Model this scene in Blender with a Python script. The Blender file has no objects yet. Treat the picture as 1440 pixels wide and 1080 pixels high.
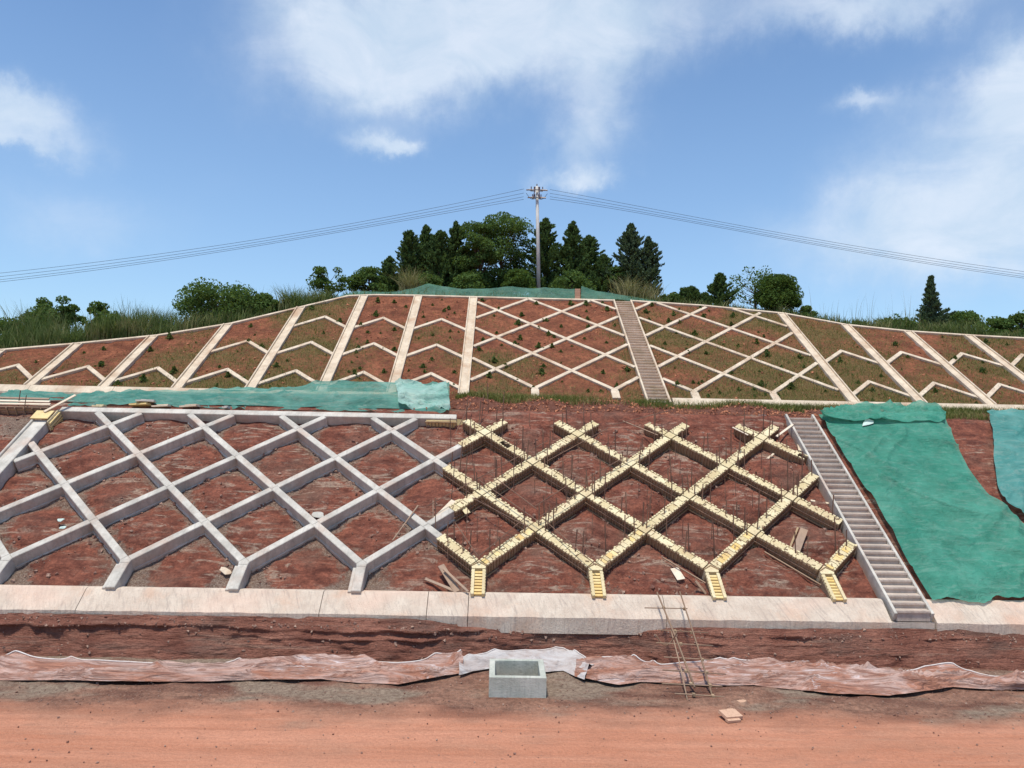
import bpy, math, random
import numpy as np
from mathutils import Matrix, Vector
random.seed(7); rng = np.random.default_rng(11)
SC = bpy.context.scene; COL = SC.collection
# ------------------------------------------------------------------ camera
F = 1080.0; PITCH, ROLL, YAW = .03, .0199, .018
_cp, _sp = math.cos(PITCH), math.sin(PITCH)
FW = np.array([math.sin(YAW)*_cp, math.cos(YAW)*_cp, _sp]); _r = np.array([math.cos(YAW), -math.sin(YAW), 0.])
_u = np.cross(_r, FW)
RT = _r*math.cos(ROLL)+_u*math.sin(ROLL); UP = -_r*math.sin(ROLL)+_u*math.cos(ROLL)
EYE = np.array([0., 0., 6.])
cam = bpy.data.cameras.new('camera'); cam.sensor_width = 36; cam.lens = 27.0; cam.clip_end = 3000; cam.clip_start = .1
camo = bpy.data.objects.new('camera', cam); COL.objects.link(camo); SC.camera = camo
camo.matrix_world = Matrix(((RT[0], UP[0], -FW[0], 0), (RT[1], UP[1], -FW[1], 0), (RT[2], UP[2], -FW[2], 6), (0, 0, 0, 1)))
# ------------------------------------------------------------------ light
SUN_EL, SUN_AZ = math.radians(75), math.radians(-152)      # azimuth from +Y, towards +X: high, behind the camera to the left
SDIR = Vector((math.sin(SUN_AZ)*math.cos(SUN_EL), math.cos(SUN_AZ)*math.cos(SUN_EL), math.sin(SUN_EL)))
sl = bpy.data.lights.new('sun', 'SUN'); sl.energy = 3.5; sl.angle = math.radians(6); sl.color = (1, .94, .84)
so = bpy.data.objects.new('sun', sl); COL.objects.link(so); so.rotation_euler = SDIR.to_track_quat('Z', 'Y').to_euler()
SC.view_settings.view_transform = 'Standard'; SC.view_settings.look = 'None'
SC.view_settings.exposure = 0.31; SC.view_settings.gamma = 1; SC.view_settings.use_curve_mapping = False

class NT:
    def __init__(s, tree): s.t = tree; s.n = tree.nodes; s.l = tree.links
    def node(s, typ, ins=None, **kw):
        nd = s.n.new(typ)
        for k, v in kw.items(): setattr(nd, k, v)
        for k, v in (ins or {}).items():
            if isinstance(v, bpy.types.NodeSocket): s.l.new(v, nd.inputs[k])
            else: nd.inputs[k].default_value = v
        return nd
    def math(s, op, a, b=0., c=None, clamp=False):
        nd = s.n.new('ShaderNodeMath'); nd.operation = op; nd.use_clamp = clamp
        for i, v in enumerate((a, b) if c is None else (a, b, c)):
            if isinstance(v, bpy.types.NodeSocket): s.l.new(v, nd.inputs[i])
            else: nd.inputs[i].default_value = v
        return nd.outputs[0]
    def ramp(s, v, stops, interp='LINEAR'):
        nd = s.n.new('ShaderNodeValToRGB'); s.l.new(v, nd.inputs[0]); e = nd.color_ramp.elements; nd.color_ramp.interpolation = interp
        while len(e) < len(stops): e.new(.5)
        for el, (p, c) in zip(e, stops): el.position = p; el.color = c if len(c) == 4 else (*c, 1)
        return nd.outputs[0]
    def mix(s, f, a, b):
        nd = s.n.new('ShaderNodeMix'); nd.data_type = 'RGBA'
        for i, v in ((0, f), (6, a), (7, b)):
            if isinstance(v, bpy.types.NodeSocket): s.l.new(v, nd.inputs[i])
            elif i == 0: nd.inputs[0].default_value = v
            else: nd.inputs[i].default_value = (*v, 1) if len(v) == 3 else v
        return nd.outputs[2]
    def noise(s, vec, scale, detail=4, rough=.55, dist=0.):
        return s.node('ShaderNodeTexNoise', {'Vector': vec, 'Scale': scale, 'Detail': detail, 'Roughness': rough, 'Distortion': dist}).outputs[0]
    def sep(s, v): return s.node('ShaderNodeSeparateXYZ', {0: v}).outputs
    def scale(s, v, sc): return s.node('ShaderNodeMapping', {0: v, 3: sc}).outputs[0]

w = bpy.data.worlds.new('World'); SC.world = w; w.use_nodes = True
N = NT(w.node_tree); w.node_tree.nodes.clear()
sky = N.node('ShaderNodeTexSky', sky_type='NISHITA', sun_disc=False, sun_elevation=SUN_EL, sun_rotation=SUN_AZ,
             altitude=400, air_density=1.0, dust_density=.7, ozone_density=2.2)
D = N.node('ShaderNodeTexCoord').outputs['Generated']
dx, dy, dz = N.sep(D)
az = N.math('ARCTAN2', dx, dy); el = N.math('ARCSINE', dz)
ws = N.node('ShaderNodeCombineXYZ', {0: az, 1: el, 2: 0.}).outputs[0]
wn1 = N.noise(ws, 3.2, 7, .6); wn2 = N.noise(N.scale(ws, (1, 1.7, 1)), 9., 8, .62, .6)
wobx = N.math('MULTIPLY', N.math('SUBTRACT', N.noise(ws, 5., 7, .65), .5), .17)
woby = N.math('MULTIPLY', N.math('SUBTRACT', N.noise(N.scale(ws, (1.1, .9, 1)), 6., 7, .65), .5), .13)
azw = N.math('ADD', az, wobx); elw = N.math('ADD', el, woby)
def pxdir(px, py):
    d = FW+(px-720)/F*RT-(py-540)/F*UP; d = d/np.linalg.norm(d); return math.atan2(d[0], d[1]), math.asin(d[2])
CL = [(470, 40, 150, 95, .95), (560, 110, 110, 60, .7), (640, 30, 140, 60, .75), (860, 15, 210, 62, .95), (840, 120, 62, 95, .6), (810, 205, 45, 60, .45),
      (812, 258, 46, 17, .7), (30, 168, 78, 32, 1.15), (8, 205, 42, 12, .6), (100, 310, 130, 50, .42), (525, 206, 44, 17, .8), (562, 211, 22, 13, .6), (700, 90, 90, 50, .4),
      (1435, 120, 75, 55, .95), (1390, 220, 120, 95, .7), (1290, 320, 190, 62, .72), (1440, 330, 190, 70, .55), (1222, 146, 42, 15, .65), (1190, 8, 110, 34, .7),
      (1340, 0, 140, 30, .45), (310, 250, 60, 40, .1)]
acc = None
for px, py, rx, ry, I in CL:
    a0, e0 = pxdir(px, py); ra, re = rx/F, ry/F
    qx = N.math('DIVIDE', N.math('SUBTRACT', azw, a0), ra*1.1); qy = N.math('DIVIDE', N.math('SUBTRACT', elw, e0), re*1.05)
    d2 = N.math('ADD', N.math('MULTIPLY', qx, qx), N.math('MULTIPLY', qy, qy))
    g = N.math('MULTIPLY', N.math('EXPONENT', N.math('MULTIPLY', d2, -1.15)), I*1.15)
    acc = g if acc is None else N.math('ADD', acc, g)
# beyond the part of the sky in view the same broken cloud goes on
off = N.math('SUBTRACT', 1., N.math('MULTIPLY', N.math('SMOOTH_MAX', 0., 1., .1), 0.)) if False else None
azf = N.math('ABSOLUTE', N.math('SUBTRACT', az, .018))
outm = N.node('ShaderNodeMapRange', {0: azf, 1: .72, 2: 1.0}).outputs[0]
outm = N.math('MAXIMUM', outm, N.node('ShaderNodeMapRange', {0: el, 1: .55, 2: .8}).outputs[0])
gen = N.node('ShaderNodeMapRange', {0: N.noise(N.scale(D, (1, 1, 1.6)), 2.4, 6, .6), 1: .48, 2: .72}).outputs[0]
acc = N.math('ADD', acc, N.math('MULTIPLY', gen, N.math('MULTIPLY', outm, .8)))
tex = N.math('ADD', .45, N.math('MULTIPLY', N.math('ADD', wn1, wn2), .55))
cm = N.node('ShaderNodeMapRange', {0: N.math('MULTIPLY', acc, tex), 1: .03, 2: 1.45}, interpolation_type='SMOOTHSTEP').outputs[0]
hz = N.node('ShaderNodeMapRange', {0: el, 1: -.05, 2: .5, 3: .45, 4: .04}).outputs[0]
skyc = N.mix(1., sky.outputs[0], (1, 1, 1)); 
skyn = N.n[-1]; skyn.blend_type = 'MULTIPLY'; skyn.inputs[7].default_value = (.78, .94, 1.06, 1)
c1 = N.mix(hz, skyc, (3.0, 4.2, 5.5))
cloudcol = N.mix(N.node('ShaderNodeMapRange', {0: wn2, 1: .35, 2: .65}).outputs[0], (3.9, 4.75, 5.7), (4.9, 5.45, 6.2))
c2 = N.mix(N.math('MULTIPLY', cm, .85), c1, cloudcol)
bg = N.node('ShaderNodeBackground', {0: c2, 1: .13}); N.l.new(bg.outputs[0], N.node('ShaderNodeOutputWorld').inputs[0])

# ------------------------------------------------------------------ numeric helpers
def _h(i, j, k):
    i = i.astype(np.int64); j = j.astype(np.int64)
    n = (i*374761393+j*668265263+k*2147483647) & 0xffffffff; n = ((n ^ (n >> 13))*1274126177) & 0xffffffff
    return ((n ^ (n >> 16)) & 0xffff)/65535.
def vn(x, y, seed=0):
    x = np.asarray(x, float); y = np.asarray(y, float); i = np.floor(x); j = np.floor(y); a = x-i; b = y-j
    a = a*a*(3-2*a); b = b*b*(3-2*b)
    return (_h(i, j, seed)*(1-a)+_h(i+1, j, seed)*a)*(1-b)+(_h(i, j+1, seed)*(1-a)+_h(i+1, j+1, seed)*a)*b
def fbm(x, y, o=4, seed=0, g=.5):
    r = 0; a = 1; t = 0
    for k in range(o): r = r+a*vn(np.asarray(x)*2**k+k*17.3, np.asarray(y)*2**k+k*9.1, seed+k); t += a; a *= g
    return r/t-.5
def ridge(x, y, o=4, seed=0): 
    r = 0; a = 1; t = 0
    for k in range(o): r = r+a*(1-abs(2*vn(np.asarray(x)*2**k+k*7.3, np.asarray(y)*2**k+k*3.1, seed+k)-1)); t += a; a *= .5
    return r/t
PL1 = (19.8735, 1.9183, .5822); PL2 = (28.838, 6.7476, .5141)
def PP(pl, x, s, h=0.):
    Y, Z, t = pl; x, s, h = np.broadcast_arrays(np.asarray(x, float), s, h)
    return np.stack([x, Y+s*math.cos(t)-h*math.sin(t), Z+s*math.sin(t)+h*math.cos(t)], -1)
def ray(px, py): return FW+(px-720)/F*RT-(py-540)/F*UP
def onp(px, py, pl, h=0):
    Y, Z, t = pl; d = ray(px, py); n = np.array([0, -math.sin(t), math.cos(t)]); q = np.array([0, Y, Z])+n*h
    k = ((q-EYE)@n)/(d@n); p = EYE+d*k; return p[0], (p[1]-q[1])*math.cos(t)+(p[2]-q[2])*math.sin(t)
def onY(px, py, Y): d = ray(px, py); return EYE+d*Y/d[1]
def onz(px, py, z): d = ray(px, py); return EYE+d*(z-6)/d[2]

# ------------------------------------------------------------------ objects
def mesh(name, V, Fc, mat, parent=None, smooth=False):
    V = np.asarray(V, float).reshape(-1, 3); me = bpy.data.meshes.new(name)
    if isinstance(Fc, np.ndarray):
        n, k = Fc.shape; me.vertices.add(len(V)); me.vertices.foreach_set('co', V.ravel()); me.loops.add(n*k); me.polygons.add(n)
        me.loops.foreach_set('vertex_index', Fc.ravel().astype(np.int32)); me.polygons.foreach_set('loop_start', np.arange(0, n*k, k, dtype=np.int32))
        me.polygons.foreach_set('loop_total', np.full(n, k, dtype=np.int32)); me.update(calc_edges=True)
    else: me.from_pydata(V.tolist(), [], Fc)
    if smooth: me.polygons.foreach_set('use_smooth', np.ones(len(me.polygons), dtype=bool))
    for m in (mat if isinstance(mat, list) else [mat]): me.materials.append(m)
    o = bpy.data.objects.new(name, me); COL.objects.link(o)
    if parent: o.parent = parent
    return o
def tag(o, label=None, cat=None, group=None, kind=None):
    for k, v in (('label', label), ('category', cat), ('group', group), ('kind', kind)):
        if v: o[k] = v
    return o
def thing(name, label, cat, group=None, loc=(0, 0, 0), rot=None):
    o = bpy.data.objects.new(name, None); COL.objects.link(o); o.location = loc; o.empty_display_size = .2
    if rot: o.rotation_euler = rot
    return tag(o, label, cat, group)
def grid_faces(nu, nv):
    i = np.arange(nu-1)[:, None]*nv+np.arange(nv-1)[None]; i = i.ravel()
    return np.stack([i, i+nv, i+nv+1, i+1], -1)
class MB:
    def __init__(s): s.V = []; s.F = []; s.M = []
    def add(s, V, Fc, m=0):
        b = len(s.V); s.V += [tuple(map(float, v)) for v in V]; s.F += [tuple(b+i for i in f) for f in Fc]; s.M += [m]*len(Fc)
    def hexa(s, a, m=0):          # 8 points: bottom 4 (ccw), top 4
        s.add(a, [(3, 2, 1, 0), (4, 5, 6, 7), (0, 1, 5, 4), (1, 2, 6, 5), (2, 3, 7, 6), (3, 0, 4, 7)], m)
    def box(s, c, d, R=None, m=0):
        x, y, z = [q/2 for q in d]; P = np.array([(-x, -y, -z), (x, -y, -z), (x, y, -z), (-x, y, -z), (-x, -y, z), (x, -y, z), (x, y, z), (-x, y, z)])
        if R is not None: P = P@np.asarray(R).T
        s.hexa(P+np.asarray(c), m)
    def bar(s, p, q, wd, hh, upv=(0, 0, 1), m=0):
        p = np.asarray(p, float); q = np.asarray(q, float); d = q-p; L = np.linalg.norm(d); d = d/L
        sd = np.cross(d, upv); sd /= np.linalg.norm(sd); u = np.cross(sd, d)
        s.box((p+q)/2, (L, wd, hh), np.stack([d, sd, u], 1), m)
    def tube(s, pts, r, n=6, m=0, r2=None):
        pts = np.asarray(pts, float); k = len(pts); ang = np.arange(n)*2*math.pi/n; V = []
        for i in range(k):
            d = pts[min(i+1, k-1)]-pts[max(i-1, 0)]; d /= np.linalg.norm(d)+1e-9
            a = np.cross(d, (0, 0, 1)) if abs(d[2]) < .9 else np.cross(d, (1, 0, 0)); a /= np.linalg.norm(a); b = np.cross(d, a)
            rr = r if r2 is None else r+(r2-r)*i/(k-1)
            V += [pts[i]+rr*(math.cos(t)*a+math.sin(t)*b) for t in ang]
        Fc = [(i*n+j, i*n+(j+1) % n, (i+1)*n+(j+1) % n, (i+1)*n+j) for i in range(k-1) for j in range(n)]
        Fc += [tuple(range(n-1, -1, -1)), tuple((k-1)*n+j for j in range(n))]
        s.add(V, Fc, m)
    def build(s, name, mat, parent=None, smooth=False):
        o = mesh(name, s.V, s.F, mat, parent, smooth)
        if isinstance(mat, list): o.data.polygons.foreach_set('material_index', s.M)
        return o
def prism(mb, pl, poly, h0, h1, ch=.015, m=0):
    """in-plane convex polygon (ccw, x/s), extruded from h0 up to h1 above the plane, top arris chamfered"""
    P = np.array(poly, float); n = len(P); c = P.mean(0)
    area = sum(P[i][0]*P[(i+1) % n][1]-P[(i+1) % n][0]*P[i][1] for i in range(n))
    if area < 0: P = P[::-1]
    I = []
    for i in range(n):
        a, b, d = P[i-1], P[i], P[(i+1) % n]; e1 = b-a; e2 = d-b; e1 /= np.linalg.norm(e1); e2 /= np.linalg.norm(e2)
        n1 = np.array([-e1[1], e1[0]]); n2 = np.array([-e2[1], e2[0]]); k = n1+n2; k /= max(.3, 1+n1@n2); I.append(b+k*ch)
    I = np.array(I)
    V = np.concatenate([PP(pl, P[:, 0], P[:, 1], h0), PP(pl, P[:, 0], P[:, 1], h1-ch), PP(pl, I[:, 0], I[:, 1], h1)])
    Fc = [tuple(range(n-1, -1, -1)), tuple(range(2*n, 3*n))]
    for k in (0, n): Fc += [(k+i, k+(i+1) % n, k+n+(i+1) % n, k+n+i) for i in range(n)]
    mb.add(V, Fc, m)
def strip(a, b, wd):
    a = np.array(a, float); b = np.array(b, float); d = b-a; d /= np.linalg.norm(d); n = np.array([-d[1], d[0]])*wd/2
    return [a-n, b-n, b+n, a+n]

# ------------------------------------------------------------------ materials
def mat(name, fn, rough=.85, bump=None, spec=.3, disp=None):
    m = bpy.data.materials.new(name); m.use_nodes = True; m.node_tree.nodes.clear(); T = NT(m.node_tree)
    pos = T.node('ShaderNodeNewGeometry').outputs['Position']
    r = fn(T, pos); col, hgt = r if isinstance(r, tuple) and len(r) == 2 else (r, None)
    b = T.node('ShaderNodeBsdfPrincipled', {'Roughness': rough, 'Specular IOR Level': spec})
    if isinstance(col, bpy.types.NodeSocket): T.l.new(col, b.inputs['Base Color'])
    else: b.inputs['Base Color'].default_value = (*col, 1)
    if hgt is not None:
        bp = T.node('ShaderNodeBump', {'Height': hgt, 'Strength': 1., 'Distance': bump or .02}); T.l.new(bp.outputs[0], b.inputs['Normal'])
    T.l.new(b.outputs[0], T.node('ShaderNodeOutputMaterial').inputs[0]); m['T'] = 0
    return m
def mr(T, v, a, b, c=0., d=1.): return T.node('ShaderNodeMapRange', {0: v, 1: a, 2: b, 3: c, 4: d}).outputs[0]

def soil_lower(T, p):
    rub = T.node('ShaderNodeAttribute', attribute_name='grass').outputs['Fac']
    big = T.noise(p, .6, 4, .6); st = T.noise(T.scale(p, (.5, 1.6, 3.6)), 1.3, 8, .72, 1.8); fine = T.noise(p, 14, 6, .8); mid = T.noise(T.scale(p, (1, 1.5, 2)), 2.3, 7, .75)
    c = T.mix(mr(T, mid, .38, .62), (.145, .050, .034), (.42, .150, .092))
    c = T.mix(mr(T, big, .50, .66, 0, .6), c, (.25, .16, .115))
    pale = T.math('MULTIPLY', mr(T, st, .52, .60), mr(T, T.noise(p, .75, 4, .6), .42, .56))
    c = T.mix(T.math('MULTIPLY', pale, .85), c, (.56, .42, .31))
    g = mr(T, T.math('ADD', T.math('MULTIPLY', rub, .45), T.noise(p, 3.2, 6, .75)), .66, .80, 0, .75)
    c = T.mix(g, c, T.mix(mr(T, T.noise(p, 30, 3, .7), .4, .6), (.19, .14, .10), (.44, .38, .30)))
    c = T.mix(mr(T, fine, .35, .62, .0, .6), c, (.08, .032, .026))
    h = T.math('ADD', T.math('MULTIPLY', fine, 1.1), T.math('MULTIPLY', T.noise(T.scale(p, (.8, 1.2, 1.8)), 6, 8, .75), 1.4))
    return c, h
def soil_cut(T, p):
    st = T.noise(T.scale(p, (.18, 1, 7)), 1.6, 7, .65, .8); fine = T.noise(p, 11, 7, .72); mid = T.noise(p, 1.6, 5, .6)
    c = T.mix(mr(T, mid, .35, .65), (.28, .115, .080), (.46, .21, .145))
    c = T.mix(mr(T, st, .56, .66, 0, .55), c, (.46, .30, .22))
    c = T.mix(mr(T, T.noise(T.scale(p, (.5, 1, 2)), 1.1, 5, .6), .54, .68, 0, .55), c, (.17, .13, .105))
    c = T.mix(mr(T, fine, .3, .75, 0, .4), c, (.10, .04, .03))
    return c, T.math('ADD', fine, T.math('MULTIPLY', T.noise(T.scale(p, (.5, 1, 4)), 4, 6, .7), 1.5))
def soil_upper(T, p):
    at = T.node('ShaderNodeAttribute', attribute_name='grass').outputs['Fac']
    fine = T.noise(p, 8, 7, .8); mid = T.noise(p, 1.7, 6, .7); f2 = T.noise(p, 24, 4, .7)
    c = T.mix(mr(T, mid, .35, .65), (.17, .060, .036), (.42, .155, .082))
    c = T.mix(mr(T, fine, .42, .62, 0, .8), c, (.11, .045, .028))
    c = T.mix(mr(T, f2, .55, .7, 0, .5), c, (.46, .20, .11))
    g = mr(T, T.math('ADD', at, T.math('MULTIPLY', T.math('SUBTRACT', T.noise(p, 4.5, 7, .8), .5), 1.9)), .34, .85, 0, .78)
    c = T.mix(g, c, T.mix(mr(T, f2, .38, .62), (.07, .068, .026), (.20, .155, .06)))
    return c, T.math('ADD', fine, T.math('MULTIPLY', f2, .4))
def road_mat(T, p):
    stx = T.noise(T.scale(p, (.12, 1.6, 1)), 1.4, 6, .6, .4); fine = T.noise(p, 16, 6, .7); mid = T.noise(T.scale(p, (.5, 1, 1)), .9, 5, .6)
    c = T.mix(mr(T, stx, .36, .64), (.50, .205, .118), (.62, .285, .178))
    c = T.mix(mr(T, mid, .5, .72, 0, .5), c, (.42, .24, .16))
    c = T.mix(mr(T, T.noise(T.scale(p, (.15, 4, 1)), 3, 4, .6), .57, .66, 0, .35), c, (.55, .31, .21))
    c = T.mix(mr(T, fine, .35, .7, 0, .5), c, (.30, .13, .08)); c = T.mix(mr(T, T.noise(p, 45, 3, .8), .5, .75, 0, .5), c, (.62, .36, .24)); c = T.mix(mr(T, T.noise(T.scale(p, (.4, 1, 1)), 4.5, 6, .75), .5, .68, 0, .4), c, (.30, .15, .10))
    y = T.sep(p)[1]; ed = T.math('ADD', y, T.math('MULTIPLY', T.math('SUBTRACT', T.noise(T.scale(p, (.6, 1, 1)), .7, 5, .6), .5), 2.6))
    g = mr(T, ed, 14.6, 15.7)
    br = T.mix(mr(T, T.noise(T.scale(p, (.5, 1, 1)), 1.3, 5, .62), .38, .62), (.155, .070, .048), (.36, .195, .13))
    gr = mr(T, T.math('ADD', T.noise(T.scale(p, (.28, .7, 1)), 1.2, 4, .55), T.math('MULTIPLY', mr(T, y, 15.4, 17.2), .13)), .56, .66, 0, .8)
    br = T.mix(gr, br, (.30, .245, .18)); br = T.mix(mr(T, T.noise(p, 9, 7, .8), .40, .62, 0, .7), br, (.085, .045, .034)); br = T.mix(mr(T, T.noise(p, 28, 4, .8), .55, .68, 0, .6), br, (.40, .30, .23))
    c = T.mix(g, c, br)
    return c, T.math('ADD', fine, T.math('MULTIPLY', stx, 2.))
M = {}
M['lower'] = mat('lower_soil', soil_lower, .95, .055, .15); M['cut'] = mat('cut_soil', soil_cut, .95, .12, .1)
M['upper'] = mat('upper_soil', soil_upper, .95, .11, .1); M['road'] = mat('road_dirt', road_mat, .95, .045, .1)
M['bench'] = mat('bench_soil', lambda T, p: (T.mix(mr(T, T.noise(p, 3, 6, .7), .35, .65), (.10, .038, .027), (.24, .105, .07)), T.noise(p, 8, 6, .75)), .95, .14, .15)
M['hill'] = mat('hill_soil', lambda T, p: (T.mix(mr(T, T.noise(p, 1.2, 6, .7), .35, .65), (.06, .075, .03), (.14, .085, .045)), T.noise(p, 5, 6, .7)), .95, .06, .15)
def concrete(a, b, stain=(.42, .25, .17), st=.5, streak=1., sc=1.):
    def fn(T, p):
        n1 = T.noise(p, 2.1*sc, 6, .65); n2 = T.noise(p, 22, 5, .7); dr = T.noise(T.scale(p, (7, 1, 1)), 2.2, 4, .6)
        c = T.mix(mr(T, n1, .35, .65), a, b)
        c = T.mix(mr(T, T.noise(p, .9, 5, .6), .52, .72, 0, st), c, stain)
        c = T.mix(mr(T, dr, .5, .75, 0, .35*streak), c, tuple(q*.55 for q in a))
        c = T.mix(mr(T, n2, .55, .8, 0, .5), c, tuple(q*.5 for q in a))
        return c, T.math('ADD', n2, T.math('MULTIPLY', n1, .8))
    return fn
M['grey'] = mat('grey_concrete', concrete((.40, .375, .325), (.60, .565, .495), (.44, .29, .21), .7), .85, .012)
M['cream'] = mat('cream_concrete', concrete((.50, .40, .29), (.68, .57, .43), (.40, .24, .14), .75, .9), .88, .012)
def wallf(T, p):
    c, h = concrete((.53, .43, .34), (.66, .56, .45), (.58, .35, .23), .7, 1.)(T, p)
    q = T.node('ShaderNodeMapping', {0: p, 2: (0, 0, 0), 3: (9, 1.2, 1.2)}); s = T.node('ShaderNodeVectorMath', {0: q.outputs[0], 1: (0, 0, 0)}, operation='ADD').outputs[0]
    sk = T.node('ShaderNodeCombineXYZ', {0: T.math('ADD', T.math('MULTIPLY', T.sep(p)[0], 9.), T.math('MULTIPLY', T.sep(p)[1], 5.)), 1: T.sep(p)[1], 2: T.sep(p)[2]}).outputs[0]
    n = T.noise(sk, 1.6, 4, .7, .4); c = T.mix(mr(T, n, .54, .64, 0, .45), c, (.34, .27, .23)); c = T.mix(mr(T, T.noise(T.scale(p, (.5, 1, 1)), .8, 3, .5), .5, .65, 0, .5), c, (.72, .50, .38))
    return c, T.math('ADD', h, T.math('MULTIPLY', n, 1.5))
M['wall'] = mat('wall_concrete', wallf, .88, .02)
M['stairc'] = mat('stair_concrete', concrete((.42, .35, .29), (.56, .47, .39), (.36, .22, .16), .7), .88, .015)
M['stairu'] = mat('old_stair_concrete', concrete((.50, .39, .29), (.64, .51, .40), (.36, .28, .15), .7), .88, .015)
M['basin'] = mat('basin_concrete', concrete((.37, .39, .33), (.54, .54, .47), (.36, .37, .29), .5), .85, .01)
def isl(a, b, c=None, rough=.7, var=None):
    def fn(T, p):
        r = T.node('ShaderNodeNewGeometry').outputs['Random Per Island']; q = T.mix(r, a, b)
        if c: q = T.mix(mr(T, T.noise(p, 1.3, 3, .5), .5, .68, 0, .8), q, c)
        return q
    return fn
def objv(a, b, sc=18, k=.5, dark=(.10, .06, .035)):
    def fn(T, p):
        r = T.node('ShaderNodeObjectInfo').outputs['Random']; q = T.mix(r, a, b)
        n = T.noise(p, sc, 5, .65); q = T.mix(mr(T, n, .5, .75, 0, k), q, dark)
        q = T.mix(mr(T, T.noise(p, 1.7, 3, .5), .5, .7, 0, .35), q, (.42, .27, .16)); return q, n
    return fn
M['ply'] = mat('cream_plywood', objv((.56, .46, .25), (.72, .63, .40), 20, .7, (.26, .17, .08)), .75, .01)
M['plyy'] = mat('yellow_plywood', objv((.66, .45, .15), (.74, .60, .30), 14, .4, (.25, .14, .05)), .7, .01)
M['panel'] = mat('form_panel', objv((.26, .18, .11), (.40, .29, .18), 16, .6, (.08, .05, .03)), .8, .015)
M['batten'] = mat('form_batten', objv((.30, .20, .11), (.42, .30, .17), 14, .5), .8, .01)
M['rib'] = mat('form_rib', objv((.32, .22, .13), (.40, .28, .17), 14, .5), .8, .01)
M['pipe'] = mat('rusty_steel', objv((.11, .055, .035), (.19, .105, .065), 20, .5, (.05, .025, .015)), .6, .005, .5)
M['bamboo'] = mat('weathered_bamboo', objv((.22, .14, .09), (.34, .235, .16), 9, .5), .7, .006)
M['plank'] = mat('old_plank', objv((.26, .17, .115), (.36, .26, .19), 9, .5), .85, .008)
M['pale'] = mat('pale_board', objv((.62, .52, .38), (.72, .62, .48), 12, .4, (.35, .22, .12)), .8, .008)
M['pole'] = mat('pole_concrete', concrete((.50, .49, .46), (.60, .59, .56), (.45, .40, .34), .3), .8, .01)
M['wire'] = mat('dark_wire', lambda T, p: (.045, .05, .06), .5); M['metal'] = mat('galvanised_steel', lambda T, p: (.22, .24, .26), .45, None, .5)
M['porc'] = mat('porcelain', lambda T, p: (.10, .05, .04), .25, None, .5)
M['stone'] = mat('rubble_stone', isl((.16, .07, .05), (.36, .24, .18)), .9)
M['bark'] = mat('bark', lambda T, p: (T.mix(T.noise(p, 9, 5, .7), (.05, .035, .024), (.13, .095, .065))), .9)
M['hem'] = mat('pale_hem', objv((.60, .54, .50), (.66, .60, .56), 6, .5, (.36, .2, .14)), .7)
M['block'] = mat('brick_block', objv((.50, .30, .20), (.58, .37, .25), 20, .5, (.25, .12, .08)), .9, .01)
def leafmat(name, a, b, tr=.3, dry=None, dk=.0):
    m = bpy.data.materials.new(name); m.use_nodes = True; m.node_tree.nodes.clear(); T = NT(m.node_tree)
    g = T.node('ShaderNodeNewGeometry'); r = g.outputs['Random Per Island']; n = T.noise(g.outputs['Position'], 1.1, 3, .5)
    c = T.mix(r, a, b)
    if dry: c = T.mix(mr(T, T.math('ADD', n, T.math('MULTIPLY', r, .25)), .62, .78, 0, .8), c, dry)
    df = T.node('ShaderNodeBsdfPrincipled', {'Base Color': c, 'Roughness': .75, 'Specular IOR Level': .1})
    ts = T.node('ShaderNodeBsdfTranslucent', {0: T.mix(.5, c, (.22, .30, .03))})
    ms = T.node('ShaderNodeMixShader', {0: tr, 1: df.outputs[0], 2: ts.outputs[0]}); T.l.new(ms.outputs[0], T.node('ShaderNodeOutputMaterial').inputs[0]); return m
M['conifer'] = leafmat('conifer_leaf', (.042, .085, .028), (.095, .160, .055), .25)
M['conifer2'] = leafmat('bluish_conifer_leaf', (.048, .085, .050), (.10, .15, .085), .22)
M['broad'] = leafmat('broad_leaf', (.045, .095, .026), (.125, .200, .058), .32)
M['light'] = leafmat('light_leaf', (.04, .085, .02), (.09, .15, .035), .3)
M['grass'] = leafmat('grass_blade', (.09, .12, .03), (.20, .21, .065), .3, (.36, .29, .13))
M['tall'] = leafmat('reed_blade', (.065, .11, .034), (.15, .20, .07), .3, (.28, .27, .13))
M['drygrass'] = leafmat('dry_reed_blade', (.20, .19, .09), (.36, .32, .17), .3)
M['seed'] = leafmat('seedling_leaf', (.045, .075, .022), (.11, .14, .04), .25)
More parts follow.
